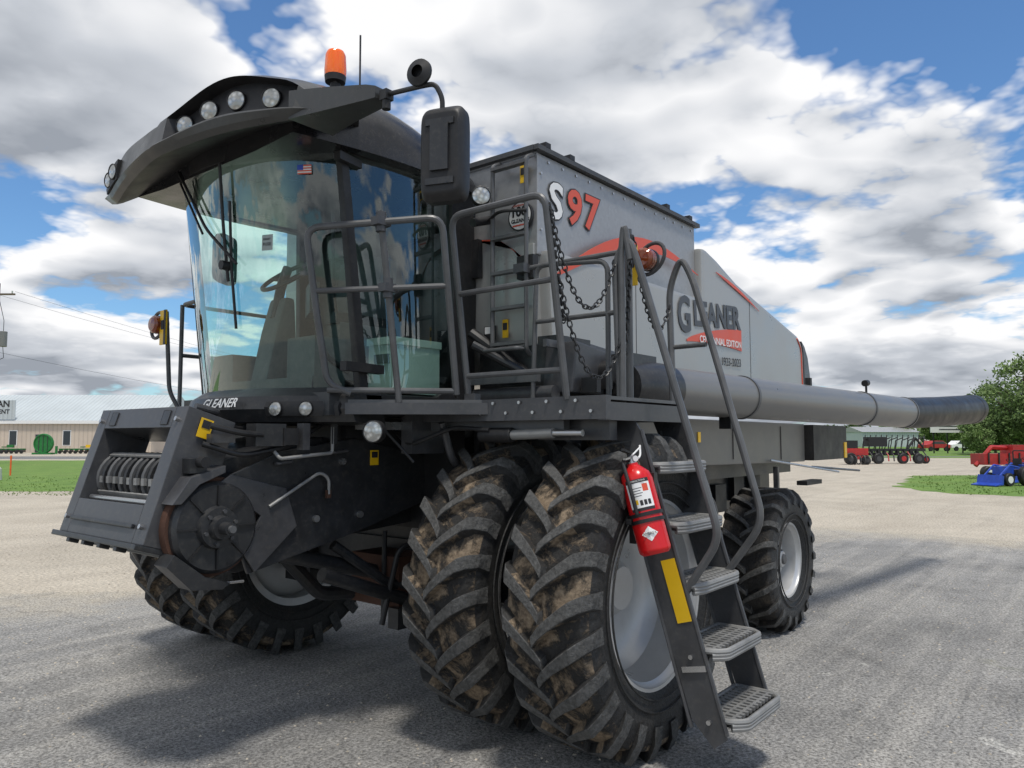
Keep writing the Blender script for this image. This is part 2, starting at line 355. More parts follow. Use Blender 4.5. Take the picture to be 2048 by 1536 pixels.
# --- wheels
def tyre(b,R,w,rr,n,TR,lugh=.055,delta=.26):
    h=w/2;k=R/.95
    prof=[(-h*.78,rr),(-h*.86,rr+.02),(-h*1.0,rr+(R-rr)*.3),(-h*1.04,rr+(R-rr)*.5),(-h*1.0,R-.13*k),(-h*.9,R-.082*k),(-h*.7,R-.065*k),(-h*.35,R-lugh),(0,R-lugh+.003)]
    prof=prof+[(-a,r) for a,r in prof[-2::-1]]
    ms=[SIDE,SIDE,SIDE,SIDE,TR,TR,TR,TR];ms=ms+ms[::-1]
    b.lathe(prof,(0,0,0),(0,1,0),SIDE,72,ms=ms)
    for y in(-h*1.03,h*1.03):
        b.torus((0,y,0),(0,1,0),rr+(R-rr)*.28,.006,SIDE,64,6);b.torus((0,y*.97,0),(0,1,0),rr+(R-rr)*.12,.006,SIDE,64,6)
    for s in(-1,1):
        for i in range(n):
            p0=2*math.pi*(i+(.5 if s>0 else 0))/n+RN.uniform(-.006,.006);secs=[]
            for j in range(9):
                t=j/8;y=s*(-.025+t*(h*1.09+.025));ph=p0-delta*t**.8
                top=R-(0 if t<.75 else .12*k*((t-.75)/.25)**1.6);base=top-.10*k if t>.85 else R-.09*k
                wt=(.029+.013*t)*k/R;wb=(.046+.016*t)*k/R
                def Q(r,a): return V((-r*math.sin(a),y,r*math.cos(a)))
                secs.append([Q(base,ph-wb),Q(top-.005,ph-wt-.002),Q(top,ph-wt+.004),Q(top,ph+wt-.004),Q(top-.005,ph+wt+.002),Q(base,ph+wb)])
            b.loft(secs,LUG,mf=lambda i,j:(TR if i<5 else SIDE) if j in(0,4,5) else None)
def wheel_set(name_lbl,R,w,rr,n,kind):
    b=B()
    if kind=='front':
        b.lathe([(.02,.49),(.08,.45),(.12,.38),(.135,.28),(.12,.19),(.06,.15),(.03,.13),(.03,0)],(0,0,0),(0,1,0),SILVER,48)
    else:
        b.lathe([(.02,rr*.95),(.0,rr*.82),(-.06,rr*.70),(-.08,rr*.55),(-.07,rr*.42),(-.07,0)],(0,0,0),(0,1,0),SILVER,40)
        for i in range(10):
            a=2*math.pi*i/10;b.cyl((math.cos(a)*.125,-.06,math.sin(a)*.125),(math.cos(a)*.125,-.105,math.sin(a)*.125),.014,DARK,n=6)
        b.cyl((0,-.05,0),(0,-.15,0),.078,SILVER,n=20,bev=.008);b.cyl((0,-.14,0),(0,-.17,0),.05,RAILM,n=20,bev=.008)
    wh=b.done('wheel',label=name_lbl)
    b=B();h=w/2
    dd=.03 if kind=='front' else .02
    b.lathe([(-h*.80,rr+.025),(-h*.84,rr+.02),(-h*.82,rr-.005),(-h*.74,rr-.012),(-h*.66,rr-.034),(-h*.3,rr-.045),(dd,rr-.055 if kind=='front' else rr*.94),(h*.7,rr-.06),(h*.8,rr+.02)],(0,0,0),(0,1,0),SILVER,56)
    rm=b.done('rim',wh);b=B();tyre(b,R,w,rr,n,TREAD if kind=='front' else TREADR);ty=b.done('tyre',wh)
    return wh,rm,ty
def place(set_,loc,flip,first,rot=0):
    wh=set_[0]
    if first: w2=wh;kids=set_[1:]
    else:
        w2=wh.copy();COL.objects.link(w2);kids=[]
        for c in set_[1:]:
            k=c.copy();COL.objects.link(k);k.parent=w2;kids.append(k)
    for k in kids: k.matrix_parent_inverse=Matrix()
    w2.location=loc;w2.rotation_euler=(0,rot,0);w2.scale=(1,-1 if flip else 1,1)
    w2.parent=root;w2.matrix_parent_inverse=T((-4.1,-4.57,0));return w2
XA=4.12
fs=wheel_set('muddy lugged front drive wheel with silver rim',.95,.52,.545,25,'front')
place(fs,(XA,2.42,.93),False,True,.05);place(fs,(XA,3.20,.93),False,False,.2);place(fs,(XA,5.94,.93),True,False,.31);place(fs,(XA,6.72,.93),True,False,.12)
rs=wheel_set('smaller lugged rear wheel with silver rim',.69,.50,.345,20,'rear')
place(rs,(7.5,2.80,.675),False,True,.1);place(rs,(7.5,6.34,.675),True,False,.2)
def done(b,name,parent=root,label=None): return b.done(name,parent,label)
# --- axle & chassis
b=B();b.box((XA,YC,.93),(.34,3.0,.34),DARK2,bev=.02);b.cyl((XA,2.5,.93),(XA,6.6,.93),.12,DARK2)
b.box((XA,3.72,.98),(.5,.34,.62),BLACK,bev=.04);b.box((XA,5.42,.98),(.5,.34,.62),BLACK,bev=.04)
b.box((3.9,4.2,.85),(.5,.5,.35),RUST,bev=.03);b.tube([(3.2,4.1,1.15),(3.6,4.0,.85),(3.9,3.9,.8)],.035,DARK2)
b.tube([(3.0,4.4,1.1),(3.4,4.5,.75),(4.0,4.4,.7)],.05,DARK2);b.tube([(3.5,3.95,.6),(3.6,3.9,1.1),(4.0,3.8,1.2)],.02,BLACK);b.tube([(3.6,4.05,.62),(3.65,4.1,1.2)],.018,BLACK)
b.box((3.75,3.95,.62),(.3,.1,.14),DARK2,bev=.01)
b.cyl((3.0,3.95,1.0),(3.75,3.95,.72),.045,DARK2)
done(b,'front_axle')
b=B();b.box((7.5,YC,.75),(.24,3.0,.24),DARK2,bev=.02);b.box((7.5,YC,1.15),(.4,.6,.7),DARK2,bev=.02);b.tube([(7.4,3.1,.8),(7.3,4.5,.95),(7.4,6.0,.8)],.03,STEEL);done(b,'rear_axle')
b=B();b.box((6.6,YC,1.55),(5.2,2.1,1.0),DARK2,bev=.03)
for y in(3.3,5.84): b.box((6.7,y,1.55),(5.6,.12,.22),DARK,bev=.01)
b.box((9.3,YC,1.6),(1.0,1.9,.9),DARK2,bev=.04)
for i in range(9): b.box((4.9+i*.5,3.5,1.2+.1*(i%3)),(.28,.1,.3),BLACK,bev=.02)
b.cyl((5.0,3.25,1.3),(5.0,3.45,1.3),.22,DARK);b.cyl((6.0,3.25,1.2),(6.0,3.45,1.2),.16,DARK)
b.box((8.2,2.95,1.32),(.05,.05,.45),DARK);b.tube([(7.9,2.9,1.62),(9.6,2.7,1.45)],.012,STEEL);b.box((9.3,2.95,1.33),(.55,.12,.05),BLACK)
done(b,'chassis')
b=B();b.prism([(5.1,1.62),(5.1,2.02),(9.1,2.02),(9.1,1.58),(6.9,1.60)],'Y',2.93,3.2,PANEL,.012);b.box((7.0,2.925,1.83),(.012,.006,.36),INK)
b.box((8.3,2.925,1.8),(.012,.006,.36),INK);b.box((6.25,2.922,1.86),(.05,.006,.09),YEL);b.box((5.9,2.922,1.95),(.05,.006,.05),WHITE)
done(b,'lower_side_panel')
b=B();b.box((9.85,3.1,1.8),(1.35,.5,.42),BLACK,bev=.05);b.box((10.45,2.85,1.7),(.1,.02,.2),YEL);b.tube([(9.1,2.85,1.52),(10.9,2.8,1.42)],.014,DARK);done(b,'rear_spreader')
# --- grain tank
b=B()
b.prism([(4.12,3.12),(4.12,3.84),(6.6,3.85),(6.6,3.12)],'Y',3.10,6.04,GALV,.01)
b.box((5.36,3.085,3.865),(2.56,.05,.035),LID,bev=.005);b.box((4.10,YC,3.865),(.05,2.94,.035),LID,bev=.005);b.box((5.36,6.05,3.865),(2.56,.05,.035),LID);b.box((6.6,YC,3.865),(.05,2.94,.035),LID)
b.prism([(3.1,3.87),(3.12,3.90),(4.5,3.95),(6.0,3.90),(6.03,3.87)],'X',4.2,6.5,LID)
for x in(4.2,4.5,6.0,6.45): b.box((x,3.09,3.90),(.06,.06,.04),BLACK,bev=.006)
for i in range(14): b.cyl((4.25+i*.175,3.1,3.80),(4.25+i*.175,3.092,3.80),.010,STEEL,n=8)
for z in(3.3,3.5,3.7): b.cyl((4.16,3.1,z),(4.16,3.09,z),.01,STEEL,n=8)
tank=done(b,'grain_tank')
b=B()
for ch,x,m in(('S',4.23,WHITE),('9',4.46,SWOOSH),('7',4.685,SWOOSH)):
    M=sideM(x,3.092,3.42+.01*(x-4.25)/.25)
    b.text(ch,M,.36,INK,off=.019,shear=.08,sx=1.08);b.text(ch,T((0,-.003,0))@M,.36,m,off=.009,shear=.08,sx=1.08)
done(b,'number_lettering',tank)
# --- body side
prof=[(4.2,2.5),(4.16,3.16),(6.60,3.16),(6.605,3.655),(6.72,3.645),(6.95,3.59),(7.43,3.44),(9.25,3.09),(9.50,2.99),(9.62,2.85),(9.68,2.65),(9.70,2.44),(5.77,2.40),(5.3,2.42),(4.7,2.30)]
b=B();b.prism(prof,'Y',3.03,6.12,BODY,.05)
b.prism([(4.25,2.28),(4.1,2.6),(4.1,3.2),(4.3,3.2),(4.6,2.28)],'Y',3.12,6.0,BODY,.01)
for (x0,z0,x1,z1) in((5.35,2.47,5.35,3.10),(7.75,2.48,7.75,3.32)):
    d=V((x1-x0,0,z1-z0));a=math.atan2(d.z,d.x);b.box(((x0+x1)/2,3.029,(z0+z1)/2),(d.length,.004,.005),GREYINK,rot=RY(-a))
b.prism([(9.44,2.48),(9.42,2.9),(9.36,3.03),(9.47,2.97),(9.58,2.84),(9.64,2.65),(9.66,2.48)],'Y',3.018,3.04,DARK,.004)
b.tube([(9.22,3.028,3.05),(9.36,3.028,2.94),(9.38,3.028,2.5)],.009,SWOOSH,n=6,bend=.2)
b.prism([(4.3,2.26),(4.3,2.55),(4.95,2.5),(5.0,2.32),(4.7,2.18)],'Y',2.95,3.1,DARK,.02)
body=done(b,'side_body')
b=B()
def strip(b,pts,m,y=3.010,ax='Y'):
    up=[];lo_=[]
    for x,z,w in pts: up.append((x,z+w/2));lo_.append((x,z-w/2))
    b.prism(up+lo_[::-1],ax,y,y+.004,m)
def arc(x0,x1,z0,z1,rise,w,n=20): return [(x0+(x1-x0)*i/n,z0+(z1-z0)*i/n+rise*math.sin(math.pi*i/n),max(.004,w*math.sin(math.pi*(i/n)**.8))) for i in range(n+1)]
strip(b,arc(4.18,6.5,2.95,3.36,.27,.115),SWOOSH,y=3.019)
strip(b,arc(6.9,8.0,3.46,3.22,.02,.035),SWOOSH,y=3.019)
b.text('G',sideM(6.08,3.022,2.80,math.radians(4)),.45,GREYINK,off=.012,sx=.82);b.text('LEANER',sideM(6.40,3.022,2.89,math.radians(4)),.315,GREYINK,off=.012,sx=.96)
strip(b,[(6.25+1.25*i/14,2.73+.09*math.sin(math.pi*(i/14)**.8*.55)+.03*i/14,.02+.20*(i/14)**.8) for i in range(15)],SWOOSH,y=3.022)
b.text('CENTENNIAL EDITION',sideM(6.50,3.016,2.735,math.radians(2)),.095,WHITE,off=.001)
b.text('1923-2023',sideM(6.98,3.020,2.56,math.radians(2)),.115,INK,off=.0)
done(b,'brand_lettering',body)
# front face of the tank
b=B()
for y in(3.12,3.42): b.tube([(4.06,y,2.42),(4.02,y,2.45),(4.02,y,3.78),(4.1,y,3.82)],.016,RAILM,bend=.03)
for i in range(6): b.box((4.02,3.27,2.5+i*.25),(.05,.30,.022),RAILM)
b.tube([(3.98,3.12,2.45),(3.92,3.12,2.45),(3.92,3.42,2.45),(3.98,3.42,2.45)],.014,RAILM,bend=.03)
done(b,'tank_access_ladder',tank)
for (y,z,hh) in((3.2,3.70,.13),(3.36,2.62,.13)):
    b=B();b.box((4.09,y,z),(.006,.05,hh),YEL);b.box((4.0855,y,z+.015),(.004,.038,.05),INK);done(b,'warning_sticker',tank)
b=B();b.box((4.088,3.50,2.6),(.006,.11,.1),INK);b.box((4.084,3.52,2.62),(.004,.05,.05),WHITE);done(b,'data_plate',tank)
b=B()
b.cyl((4.11,3.225,3.40),(4.085,3.225,3.40),.105,INK,n=32);b.cyl((4.1,3.225,3.40),(4.083,3.225,3.40),.094,WHITE,n=32)
b.text('100',frontM(4.08,3.305,3.40),.095,INK,off=.003);b.text('GLEANER',frontM(4.08,3.30,3.355),.038,INK,off=.001);b.text('CENTENNIAL',frontM(4.08,3.285,3.47),.018,SWOOSH)
b.box((4.08,3.225,3.335),(.004,.12,.010),SWOOSH);done(b,'anniversary_badge',tank)
b=B();b.prism([(3.68,3.30),(3.4,3.25),(3.2,3.10),(3.12,2.95),(3.12,3.02),(3.3,3.18),(3.5,3.28)],'X',4.088,4.096,SWOOSH);done(b,'red_stripe',tank)
b=B();b.box((4.07,3.64,3.15),(.05,.12,.28),BLACK,bev=.02);done(b,'latch_cover',tank)
b=B();b.box((4.06,3.14,3.02),(.06,.14,.16),BLACK,bev=.01);b.box((4.0,3.14,3.0),(.08,.09,.06),DARK,bev=.01);done(b,'socket_box',tank)
b=B();b.tube([(4.05,3.5,3.4),(3.95,3.3,3.42),(4.0,3.1,3.4)],.012,BLACK);b.cyl((4.08,3.5,3.42),(3.9,3.5,3.36),.03,BLACK);done(b,'hose_bracket',tank)
# machinery behind the platform
b=B()
b.box((4.35,3.3,2.3),(.4,.7,.5),DARK2,bev=.02);b.tube([(4.0,3.6,2.6),(4.2,3.1,2.2),(4.6,2.9,2.1)],.04,BLACK);b.tube([(3.9,3.5,2.5),(4.3,3.0,2.15),(4.7,2.8,2.3)],.03,DARK2)
b.prism([(4.1,2.15),(4.15,2.5),(4.9,2.42),(4.95,2.15)],'Y',2.8,3.05,DARK,.02);b.cyl((4.5,2.7,2.3),(4.5,3.0,2.3),.09,BLACK,bev=.01)
for i in range(5): b.box((4.2+.15*i,2.72,2.2+.03*(i%2)),(.05,.12,.1),BLACK,bev=.01)
b.box((4.3,2.95,2.48),(.6,.03,.05),RAILM);b.cyl((4.05,2.9,2.15),(4.05,3.6,2.15),.05,DARK)
done(b,'hydraulic_machinery')
# --- unloading auger
def apt(x): return V((x,3.3-.125*x,2.21-.010*(x-4.8)))
b=B();p0=apt(5.05);p1=apt(10.0);b.cyl(p0,p1,.178,BODY2,n=40,bev=.006)
for x in(6.2,8.7,9.95): b.cyl(apt(x),apt(x+.03),.186,RAILM,n=40)
b.lathe([(0,.12),(.0,.17),(.25,.20),(.5,.195),(.55,.17)],apt(4.6),(apt(6)-apt(5)),DARK2,32,caps=True)
b.box(apt(4.75)+V((0,.1,.05)),(.35,.36,.36),DARK2,bev=.04)
b.box(apt(7.5)+V((0,0,.2)),(.05,.05,.1),BLACK);b.tube([apt(8.9)+V((0,0,.15)),apt(8.9)+V((0,0,.26))],.012,BLACK);b.cyl(apt(8.9)+V((-.06,0,.28)),apt(8.9)+V((.04,0,.29)),.035,BLACK)
b.box(apt(6.0)+V((0,0,-.2)),(.12,.1,.14),BLACK,bev=.02)
aug=done(b,'unloading_auger')
b=B()
b.loft([[ apt(x)+V((0,math.cos(t)*r,dz+math.sin(t)*r)) for t in[2*math.pi*i/32 for i in range(32)]] for x,dz,r in((9.98,0,.172),(10.1,.0,.185),(10.4,.01,.190),(11.2,.05,.195),(12.4,.12,.205),(12.55,.13,.205),(12.56,.13,.211),(12.72,.14,.211),(12.74,.14,.20))],SPOUTM)
done(b,'discharge_spout',aug)
# --- platform
b=B()
b.box((3.52,2.93,2.02),(.05,1.52,.13),DARK,bev=.006);b.box((4.45,2.85,2.02),(.05,1.3,.13),DARK,bev=.006);b.box((3.95,2.2,2.0),(.9,.05,.10),DARK,bev=.006);b.box((3.98,2.93,2.075),(.93,1.45,.02),RAILM)
b.prism([(2.95,3.66),(3.5,3.05),(3.52,3.66)],'Z',2.03,2.085,RAILM);b.box((3.22,3.34,2.03),(.86,.04,.07),DARK,rot=RZ(math.radians(-48)))
for i in range(9): b.cyl((3.49,2.26+.1*i,2.06 if i%2 else 2.0),(3.48,2.26+.1*i,2.06 if i%2 else 2.0),.010,STEEL,n=8)
b.box((3.6,3.1,1.93),(.06,1.2,.06),RAILM);b.box((3.7,2.5,1.9),(.08,.5,.12),DARK)
b.tube([(3.5,3.4,1.95),(3.6,3.4,1.7),(3.9,3.5,1.6)],.025,DARK);b.box((3.55,3.62,1.9),(.3,.1,.3),DARK,bev=.02)
b.box((3.35,3.72,1.93),(.5,.1,.05),STEEL);b.box((4.0,3.3,2.25),(.04,.6,.05),RAILM)
b.cyl((3.54,3.1,1.87),(3.54,2.85,1.87),.045,BLACK,bev=.006);b.cyl((3.54,2.85,1.87),(3.54,2.55,1.88),.03,TREADM);b.cyl((3.54,2.55,1.88),(3.54,2.35,1.88),.02,STEEL)
b.tube([(3.5,3.9,1.95),(3.4,3.6,1.8),(3.5,3.3,1.92),(3.5,3.0,1.9)],.014,BLACK);b.tube([(3.2,3.7,1.97),(3.3,3.55,1.78),(3.35,3.5,1.7)],.010,BLACK)
done(b,'platform')
r_=.021
b=B() # gate panel
def L3(a,c,t): return V(a).lerp(V(c),t)
A0=V((2.84,3.72,2.12));A1=V((2.68,3.74,3.1));C0=V((3.42,3.2,2.12));C1=V((3.2,3.12,3.17))
b.tube([L3(A0,C0,.18),A0+V((0,0,.06)),L3(A0,A1,.5),A1,C1,C0],r_,RAILM,bend=.09)
b.tube([A0+V((.0,0,.02)),C0+V((0,0,.02))],r_*.9,RAILM)
b.tube([L3(A0,A1,.62),L3(C0,C1,.62)],r_*.85,RAILM);b.tube([L3(A0,C0,.55)-V((0,0,.05)),L3(A1,C1,.55)+V((0,0,.03))],r_,RAILM)
for t in(.62,1.): 
    q=L3(L3(A0,A1,t),L3(C0,C1,t),.55);b.box(q,(.10,.07,.05),DARK,bev=.008);b.cyl(q-V((0,0,.06)),q+V((0,0,.06)),.03,DARK)
done(b,'gate_railing')
b=B()
E0=V((3.5,3.17,2.09));E1=V((3.3,3.14,3.2));F0=V((3.5,2.43,2.09));F1=V((3.3,2.43,3.2))
b.tube([E0,E1,F1,F0-V((0,0,.02))],r_,RAILM,bend=.09)
for t in(.13,.58): b.tube([L3(E0,E1,t),L3(F0,F1,t)],r_*.85,RAILM)
b.box((3.5,3.14,2.1),(.06,.08,.05),DARK)
b.tube([(3.98,2.45,2.06),(3.98,2.45,2.95),(3.98,3.0,3.0),(4.0,3.05,2.1)],r_*.8,RAILM,bend=.08)
b.tube([(3.86,2.28,2.0),(3.86,2.28,2.95),(3.86,2.26,3.12),(3.86,2.22,2.9)],r_,RAILM,bend=.05)
b.tube([(3.98,2.3,2.02),(3.98,2.3,3.12)],r_,RAILM)
b.tube([(3.98,2.3,2.62),(3.98,3.0,2.62)],r_*.8,RAILM)
b.tube([(3.98,3.05,2.99),(3.98,2.30,2.99)],r_*.8,RAILM)
done(b,'front_railing')
# --- marker lamps
def marker(x,y,z,sgn):
    b=B();b.box((x,y,z),(.012,.09,.26),YEL,bev=.003);b.box((x-.004,y,z+.02),(.01,.05,.07),INK) ;b.box((x-.003,y+.03*sgn,z),(.012,.028,.262),INK)
    b.torus((x+.02,y-.13*sgn,z+.03),(1,0,0),.11,.013,DARK,24,8,.75)
    o=done(b,'marker_plate')
    b=B();b.lathe([(.03,.07),(.0,.07),(-.03,.066),(-.045,.05),(-.05,.0)],(x,y-.10*sgn,z+.03),(1,0,0),AMBERD,24);b.cyl((x+.03,y-.1*sgn,z+.03),(x+.06,y-.1*sgn,z+.03),.072,BLACK,n=24);b.done('marker_lamp',o)
    return o
marker(4.2,2.41,2.95,1)
m=marker(2.75,5.58,2.68,-1)
b=B();b.tube([(2.84,5.5,2.08),(2.80,5.56,2.2),(2.76,5.56,2.8)],.016,DARK);b.tube([(2.95,5.4,2.9),(2.98,5.75,2.9),(3.9,5.75,2.9),(3.9,5.75,2.1)],.016,RAILM);b.tube([(2.98,5.75,2.5),(3.9,5.75,2.5)],.016,RAILM);b.tube([(2.98,5.75,2.9),(2.98,5.75,2.1)],.016,RAILM);done(b,'far_side_railing')
# --- ladder
def ly(z): return 1.66+.302*z   # ladder plane Y at height z
b=B()
for x in(3.85,4.46):
    pl=[(ly(2.02)+.16,2.02),(ly(2.0)-.02,2.03),(ly(1.85)-.09,1.85),(ly(.27)-.07,.29),(ly(.25)+.01,.23),(ly(.25)+.13,.35),(ly(1.9)+.13,1.86)]
    b.prism(pl,'X',x-.006,x+.006,DARK,0)
    for s in(-1,1):
        za,zb=(1.9,.31);o=.10*s+.02
        b.tube([(x,ly(za)+o,za),(x,ly(zb)+o,zb)],.012,DARK,n=6)
b.box((3.842,ly(1.02)-.02,1.02),(.006,.085,.34),YEL,rot=RX(math.radians(-16.8)))
b.box((3.838,ly(.62),.62),(.012,.14,.03),STEEL,rot=RX(math.radians(-12)))
for z in(.36,.68): b.cyl((3.845,ly(z),z),(3.83,ly(z),z),.013,STEEL,n=8)
lad=done(b,'ladder')
def step(z,round_):
    b=B();y=ly(z);x0,x1=3.865,4.445;dy=.12
    pts=[(x0,y+.1,z),(x0,y-dy,z),(x0+.06,y-dy-.03*(2 if round_ else 1),z),(x1-.06,y-dy-.03*(2 if round_ else 1),z),(x1,y-dy,z),(x1,y+.1,z)]
    b.prism([(p[0],p[1]) for p in pts],'Z',z-.03,z-.02,DARK2)
    b.tube([V(p) for p in pts]+[V(pts[0])],.016,TREADM,n=8,bend=.03)
    for dz in(.018,.036): b.tube([V(p)-V((0,0,dz)) for p in pts[1:-1]],.015,TREADM,n=8,bend=.03)
    for i in range(12):
        x=x0+.03+i*.047;b.box((x,y-.03,z+.002),(.022,.22,.018),TREADM,bev=.003)
    for i in range(4): b.box(((x0+x1)/2,y-.11+i*.055,z+.003),(.55,.016,.014),TREADM)
    b.done('step',lad)
for i,z in enumerate((1.70,1.37,1.05,.72,.38)): step(z,z<.8)
b=B()
x=3.87;b.tube([(x,2.30,2.03),(x,2.33,2.9),(x,2.24,3.05),(x,2.17,2.86),(x,1.70,1.32),(x,ly(1.0)-.05,1.0)],.022,RAILM,bend=.10)
done(b,'handrail',lad)
b=B();b.tube([(4.50,2.28,2.03),(4.58,2.34,2.85),(4.58,2.25,3.06),(4.58,2.17,2.90),(4.45,1.68,1.36),(4.44,ly(1.05)-.05,1.02)],.022,RAILM,bend=.12)
b.tube([(4.55,2.32,2.45),(4.53,2.06,2.45)],.016,RAILM);done(b,'handrail',lad)
# chains
def chain(p,q,sag,name='chain'):
    b=B();p=V(p);q=V(q)
    samp=[p.lerp(q,i/200)-V((0,0,sag*4*(i/200)*(1-i/200))) for i in range(201)]
    pts=[samp[0]];acc=0
    for i in range(1,201):
        acc+=(samp[i]-samp[i-1]).length
        if acc>=.032: pts.append(samp[i]);acc=0
    for i in range(len(pts)-1):
        c=(pts[i]+pts[i+1])/2;d=(pts[i+1]-pts[i]).normalized();u=d.orthogonal().normalized();w=d.cross(u)
        ax_=u if i%2 else w;o2=ax_.cross(d)
        ring=[c+d*math.cos(t)*.023+o2*math.sin(t)*.013 for t in[2*math.pi*k/10 for k in range(10)]]
        secs=[]
        for k in range(11):
            a=ring[k%10];r0=(a-c).normalized();secs.append([a+(r0*math.cos(2*math.pi*j/5)+ax_*math.sin(2*math.pi*j/5))*.005 for j in range(5)])
        b.loft(secs,DARK2,caps=False)
    done(b,name)
chain((3.32,2.41,3.12),(3.86,2.32,2.92),.42);chain((3.40,2.41,2.75),(3.88,2.28,2.5),.42);chain((3.32,2.41,3.14),(3.46,2.42,2.5),.0)
chain((3.98,2.28,3.08),(3.92,2.3,2.3),.03);chain((4.0,2.28,3.08),(4.52,2.30,2.75),.35)
# --- cab
def wx(y,z): return 3.08-.38*(1-(y/.92)**2)-.2*(z-2.15)/1.5
b=B()
b.box((3.45,YC,2.06),(1.2,1.72,.14),DARK2,bev=.02)
b.box((4.04,YC,2.9),(.06,1.76,1.5),DARK2,bev=.01)
for s in(-1,1):
    y=YC+s*.90
    b.prism([(3.03,2.12),(2.84,3.68),(2.90,3.68),(3.10,2.12)],'Y',y-.03,y+.03,BLACK,.012)
    b.prism([(3.90,2.12),(3.86,2.6),(3.84,3.7),(4.06,3.7),(4.1,2.9),(4.08,2.0),(3.7,1.98),(3.1,2.0),(3.06,2.13),(3.7,2.13),(3.82,2.2)],'Y',y-.03,y+.03,BLACK,.012)
    b.box((3.42,y,3.66),(1.1,.07,.12),BLACK,rot=RY(math.radians(0)),bev=.02)
b.loft([[V((wx(y,3.66)+dx,YC+y,z)) for dx,z in((-.02,3.60),(-.03,3.74),(.05,3.74),(.05,3.6))] for y in[-.9+.1*i for i in range(19)]],BLACK)
cab=done(b,'cab')
# nose
b=B();secs=[]
for i in range(25):
    y=-.93+1.86*i/24;x=wx(y,2.15)
    secs.append([V((x+.1,YC+y,2.16)),V((x-.01,YC+y,2.165)),V((x-.10,YC+y,2.11)),V((x-.13,YC+y,2.03)),V((x-.09,YC+y,1.95)),V((x+.15,YC+y,1.93))])
b.loft(secs,DARK2)
for i in(0,1): 
    secs=[[V((wx(y,2.15)-.135,YC+y,2.075)),V((wx(y,2.15)-.15,YC+y,2.04)),V((wx(y,2.15)-.135,YC+y,1.985)),V((wx(y,2.15)-.1,YC+y,2.03))] for y in((-.88+.4*k/8) if i==0 else (.48+.4*k/8) for k in range(9))]
    b.loft(secs,BLACK)
nose=done(b,'cab_nose',cab)
b=B();b.text('GLEANER',frontM(wx(-.1,2.15)-.136,YC+.10,2.045,math.radians(18)),.085,WHITE,shear=.25,off=.001,sx=1.1);done(b,'nose_lettering',cab)
def lamp(name,pos,dir_,r,parent):
    b=B();d=V(dir_).normalized();p=V(pos);b.lathe([(-.05,r*.8),(-.05,r*1.10),(.006,r*1.11),(.009,r*1.02),(.004,r)],p,d,BLACK,28)
    b.lathe([(.004,r),(.009,r*.6),(.011,0)],p,d,LENS,28);return b.done(name,parent)
for y in(-.72,-.55): lamp('headlight',(wx(y,2.15)-.15,YC+y,2.03),(-1,y*.8,.05),.042,cab)
lamp('work_lamp',(2.97,3.45,1.89),(-1,-.4,0),.060,cab)
lamp('work_lamp',(3.85,3.38,3.52),(-.7,-.7,0),.060,cab)
# windshield
b=B();N=28;rows=[]
for k in range(13):
    z=2.15+1.5*k/12;rows.append([V((wx(-.89+1.78*i/N,z),YC-.89+1.78*i/N,z)) for i in range(N+1)])
b.loft(rows,GLASS,close=False);b.done('windshield',cab)
for s in(-1,1):
    b=B();y=YC+s*.90;rows=[]
    for k in range(11):
        z=2.14+1.5*k/10;xa=3.07-.19*(z-2.14)/1.5;xb=3.86-.02*(z-2.14)+(-.12*(1-(z-2.14)/.15) if z<2.29 else 0)
        rows.append([V((xa+(xb-xa)*i/10,y+s*(.05*math.sin(math.pi*i/10)),z)) for i in range(11)])
    b.loft(rows,GLASS,close=False);d=b.done('door_glass' if s<0 else 'side_window',cab)
    if s<0:
        b=B();b.box((3.02,y-.06,2.28),(.34,.05,.055),BLACK,rot=RZ(math.radians(8)),bev=.02);b.done('door_handle',cab)
        b=B();b.box((2.90,y-.04,3.55),(.20,.05,.05),BLACK,rot=RZ(math.radians(10)),bev=.018);b.done('upper_handle',cab)
# interior
INT=paint('interior_grey',(.075,.08,.078),.6);SEAT=paint('seat_fabric',(.08,.084,.09),.85)
b=B();b.box((3.55,YC,2.45),(.5,.5,.16),SEAT,bev=.05);b.box((3.82,YC,2.85),(.16,.5,.75),SEAT,rot=RY(math.radians(8)),bev=.06);b.box((3.88,YC,3.32),(.12,.28,.2),SEAT,bev=.04);b.box((3.6,YC,2.25),(.35,.35,.25),BLACK,bev=.02)
b.box((3.5,YC-.34,2.68),(.5,.12,.08),BLACK,bev=.03);b.box((3.5,YC-.36,2.45),(.45,.1,.4),INT,bev=.02);b.tube([(3.28,YC-.34,2.7),(3.25,YC-.34,2.85)],.03,BLACK);b.done('seat',cab)
b=B();b.prism([(2.95,2.13),(3.05,2.6),(3.12,2.85),(3.2,2.85),(3.25,2.13)],'Y',YC+.0,YC+.2,INT,.03);b.tube([(3.1,YC+.1,2.7),(3.15,YC+.1,2.95),(3.2,YC+.1,3.08)],.035,BLACK)
b.torus((3.2,YC+.1,3.02),(-.6,0,.8),.2,.016,BLACK,32,8);b.tube([(3.19,YC-.09,3.02),(3.2,YC+.1,2.99),(3.19,YC+.29,3.02)],.012,BLACK);b.done('steering_wheel',cab)
b=B();b.box((3.60,3.86,2.32),(.44,.24,.34),CREAM,bev=.05);b.box((3.60,3.86,2.50),(.46,.26,.05),CREAM,bev=.02);b.box((3.376,3.84,2.38),(.02,.14,.06),INT);b.done('cool_box',cab)
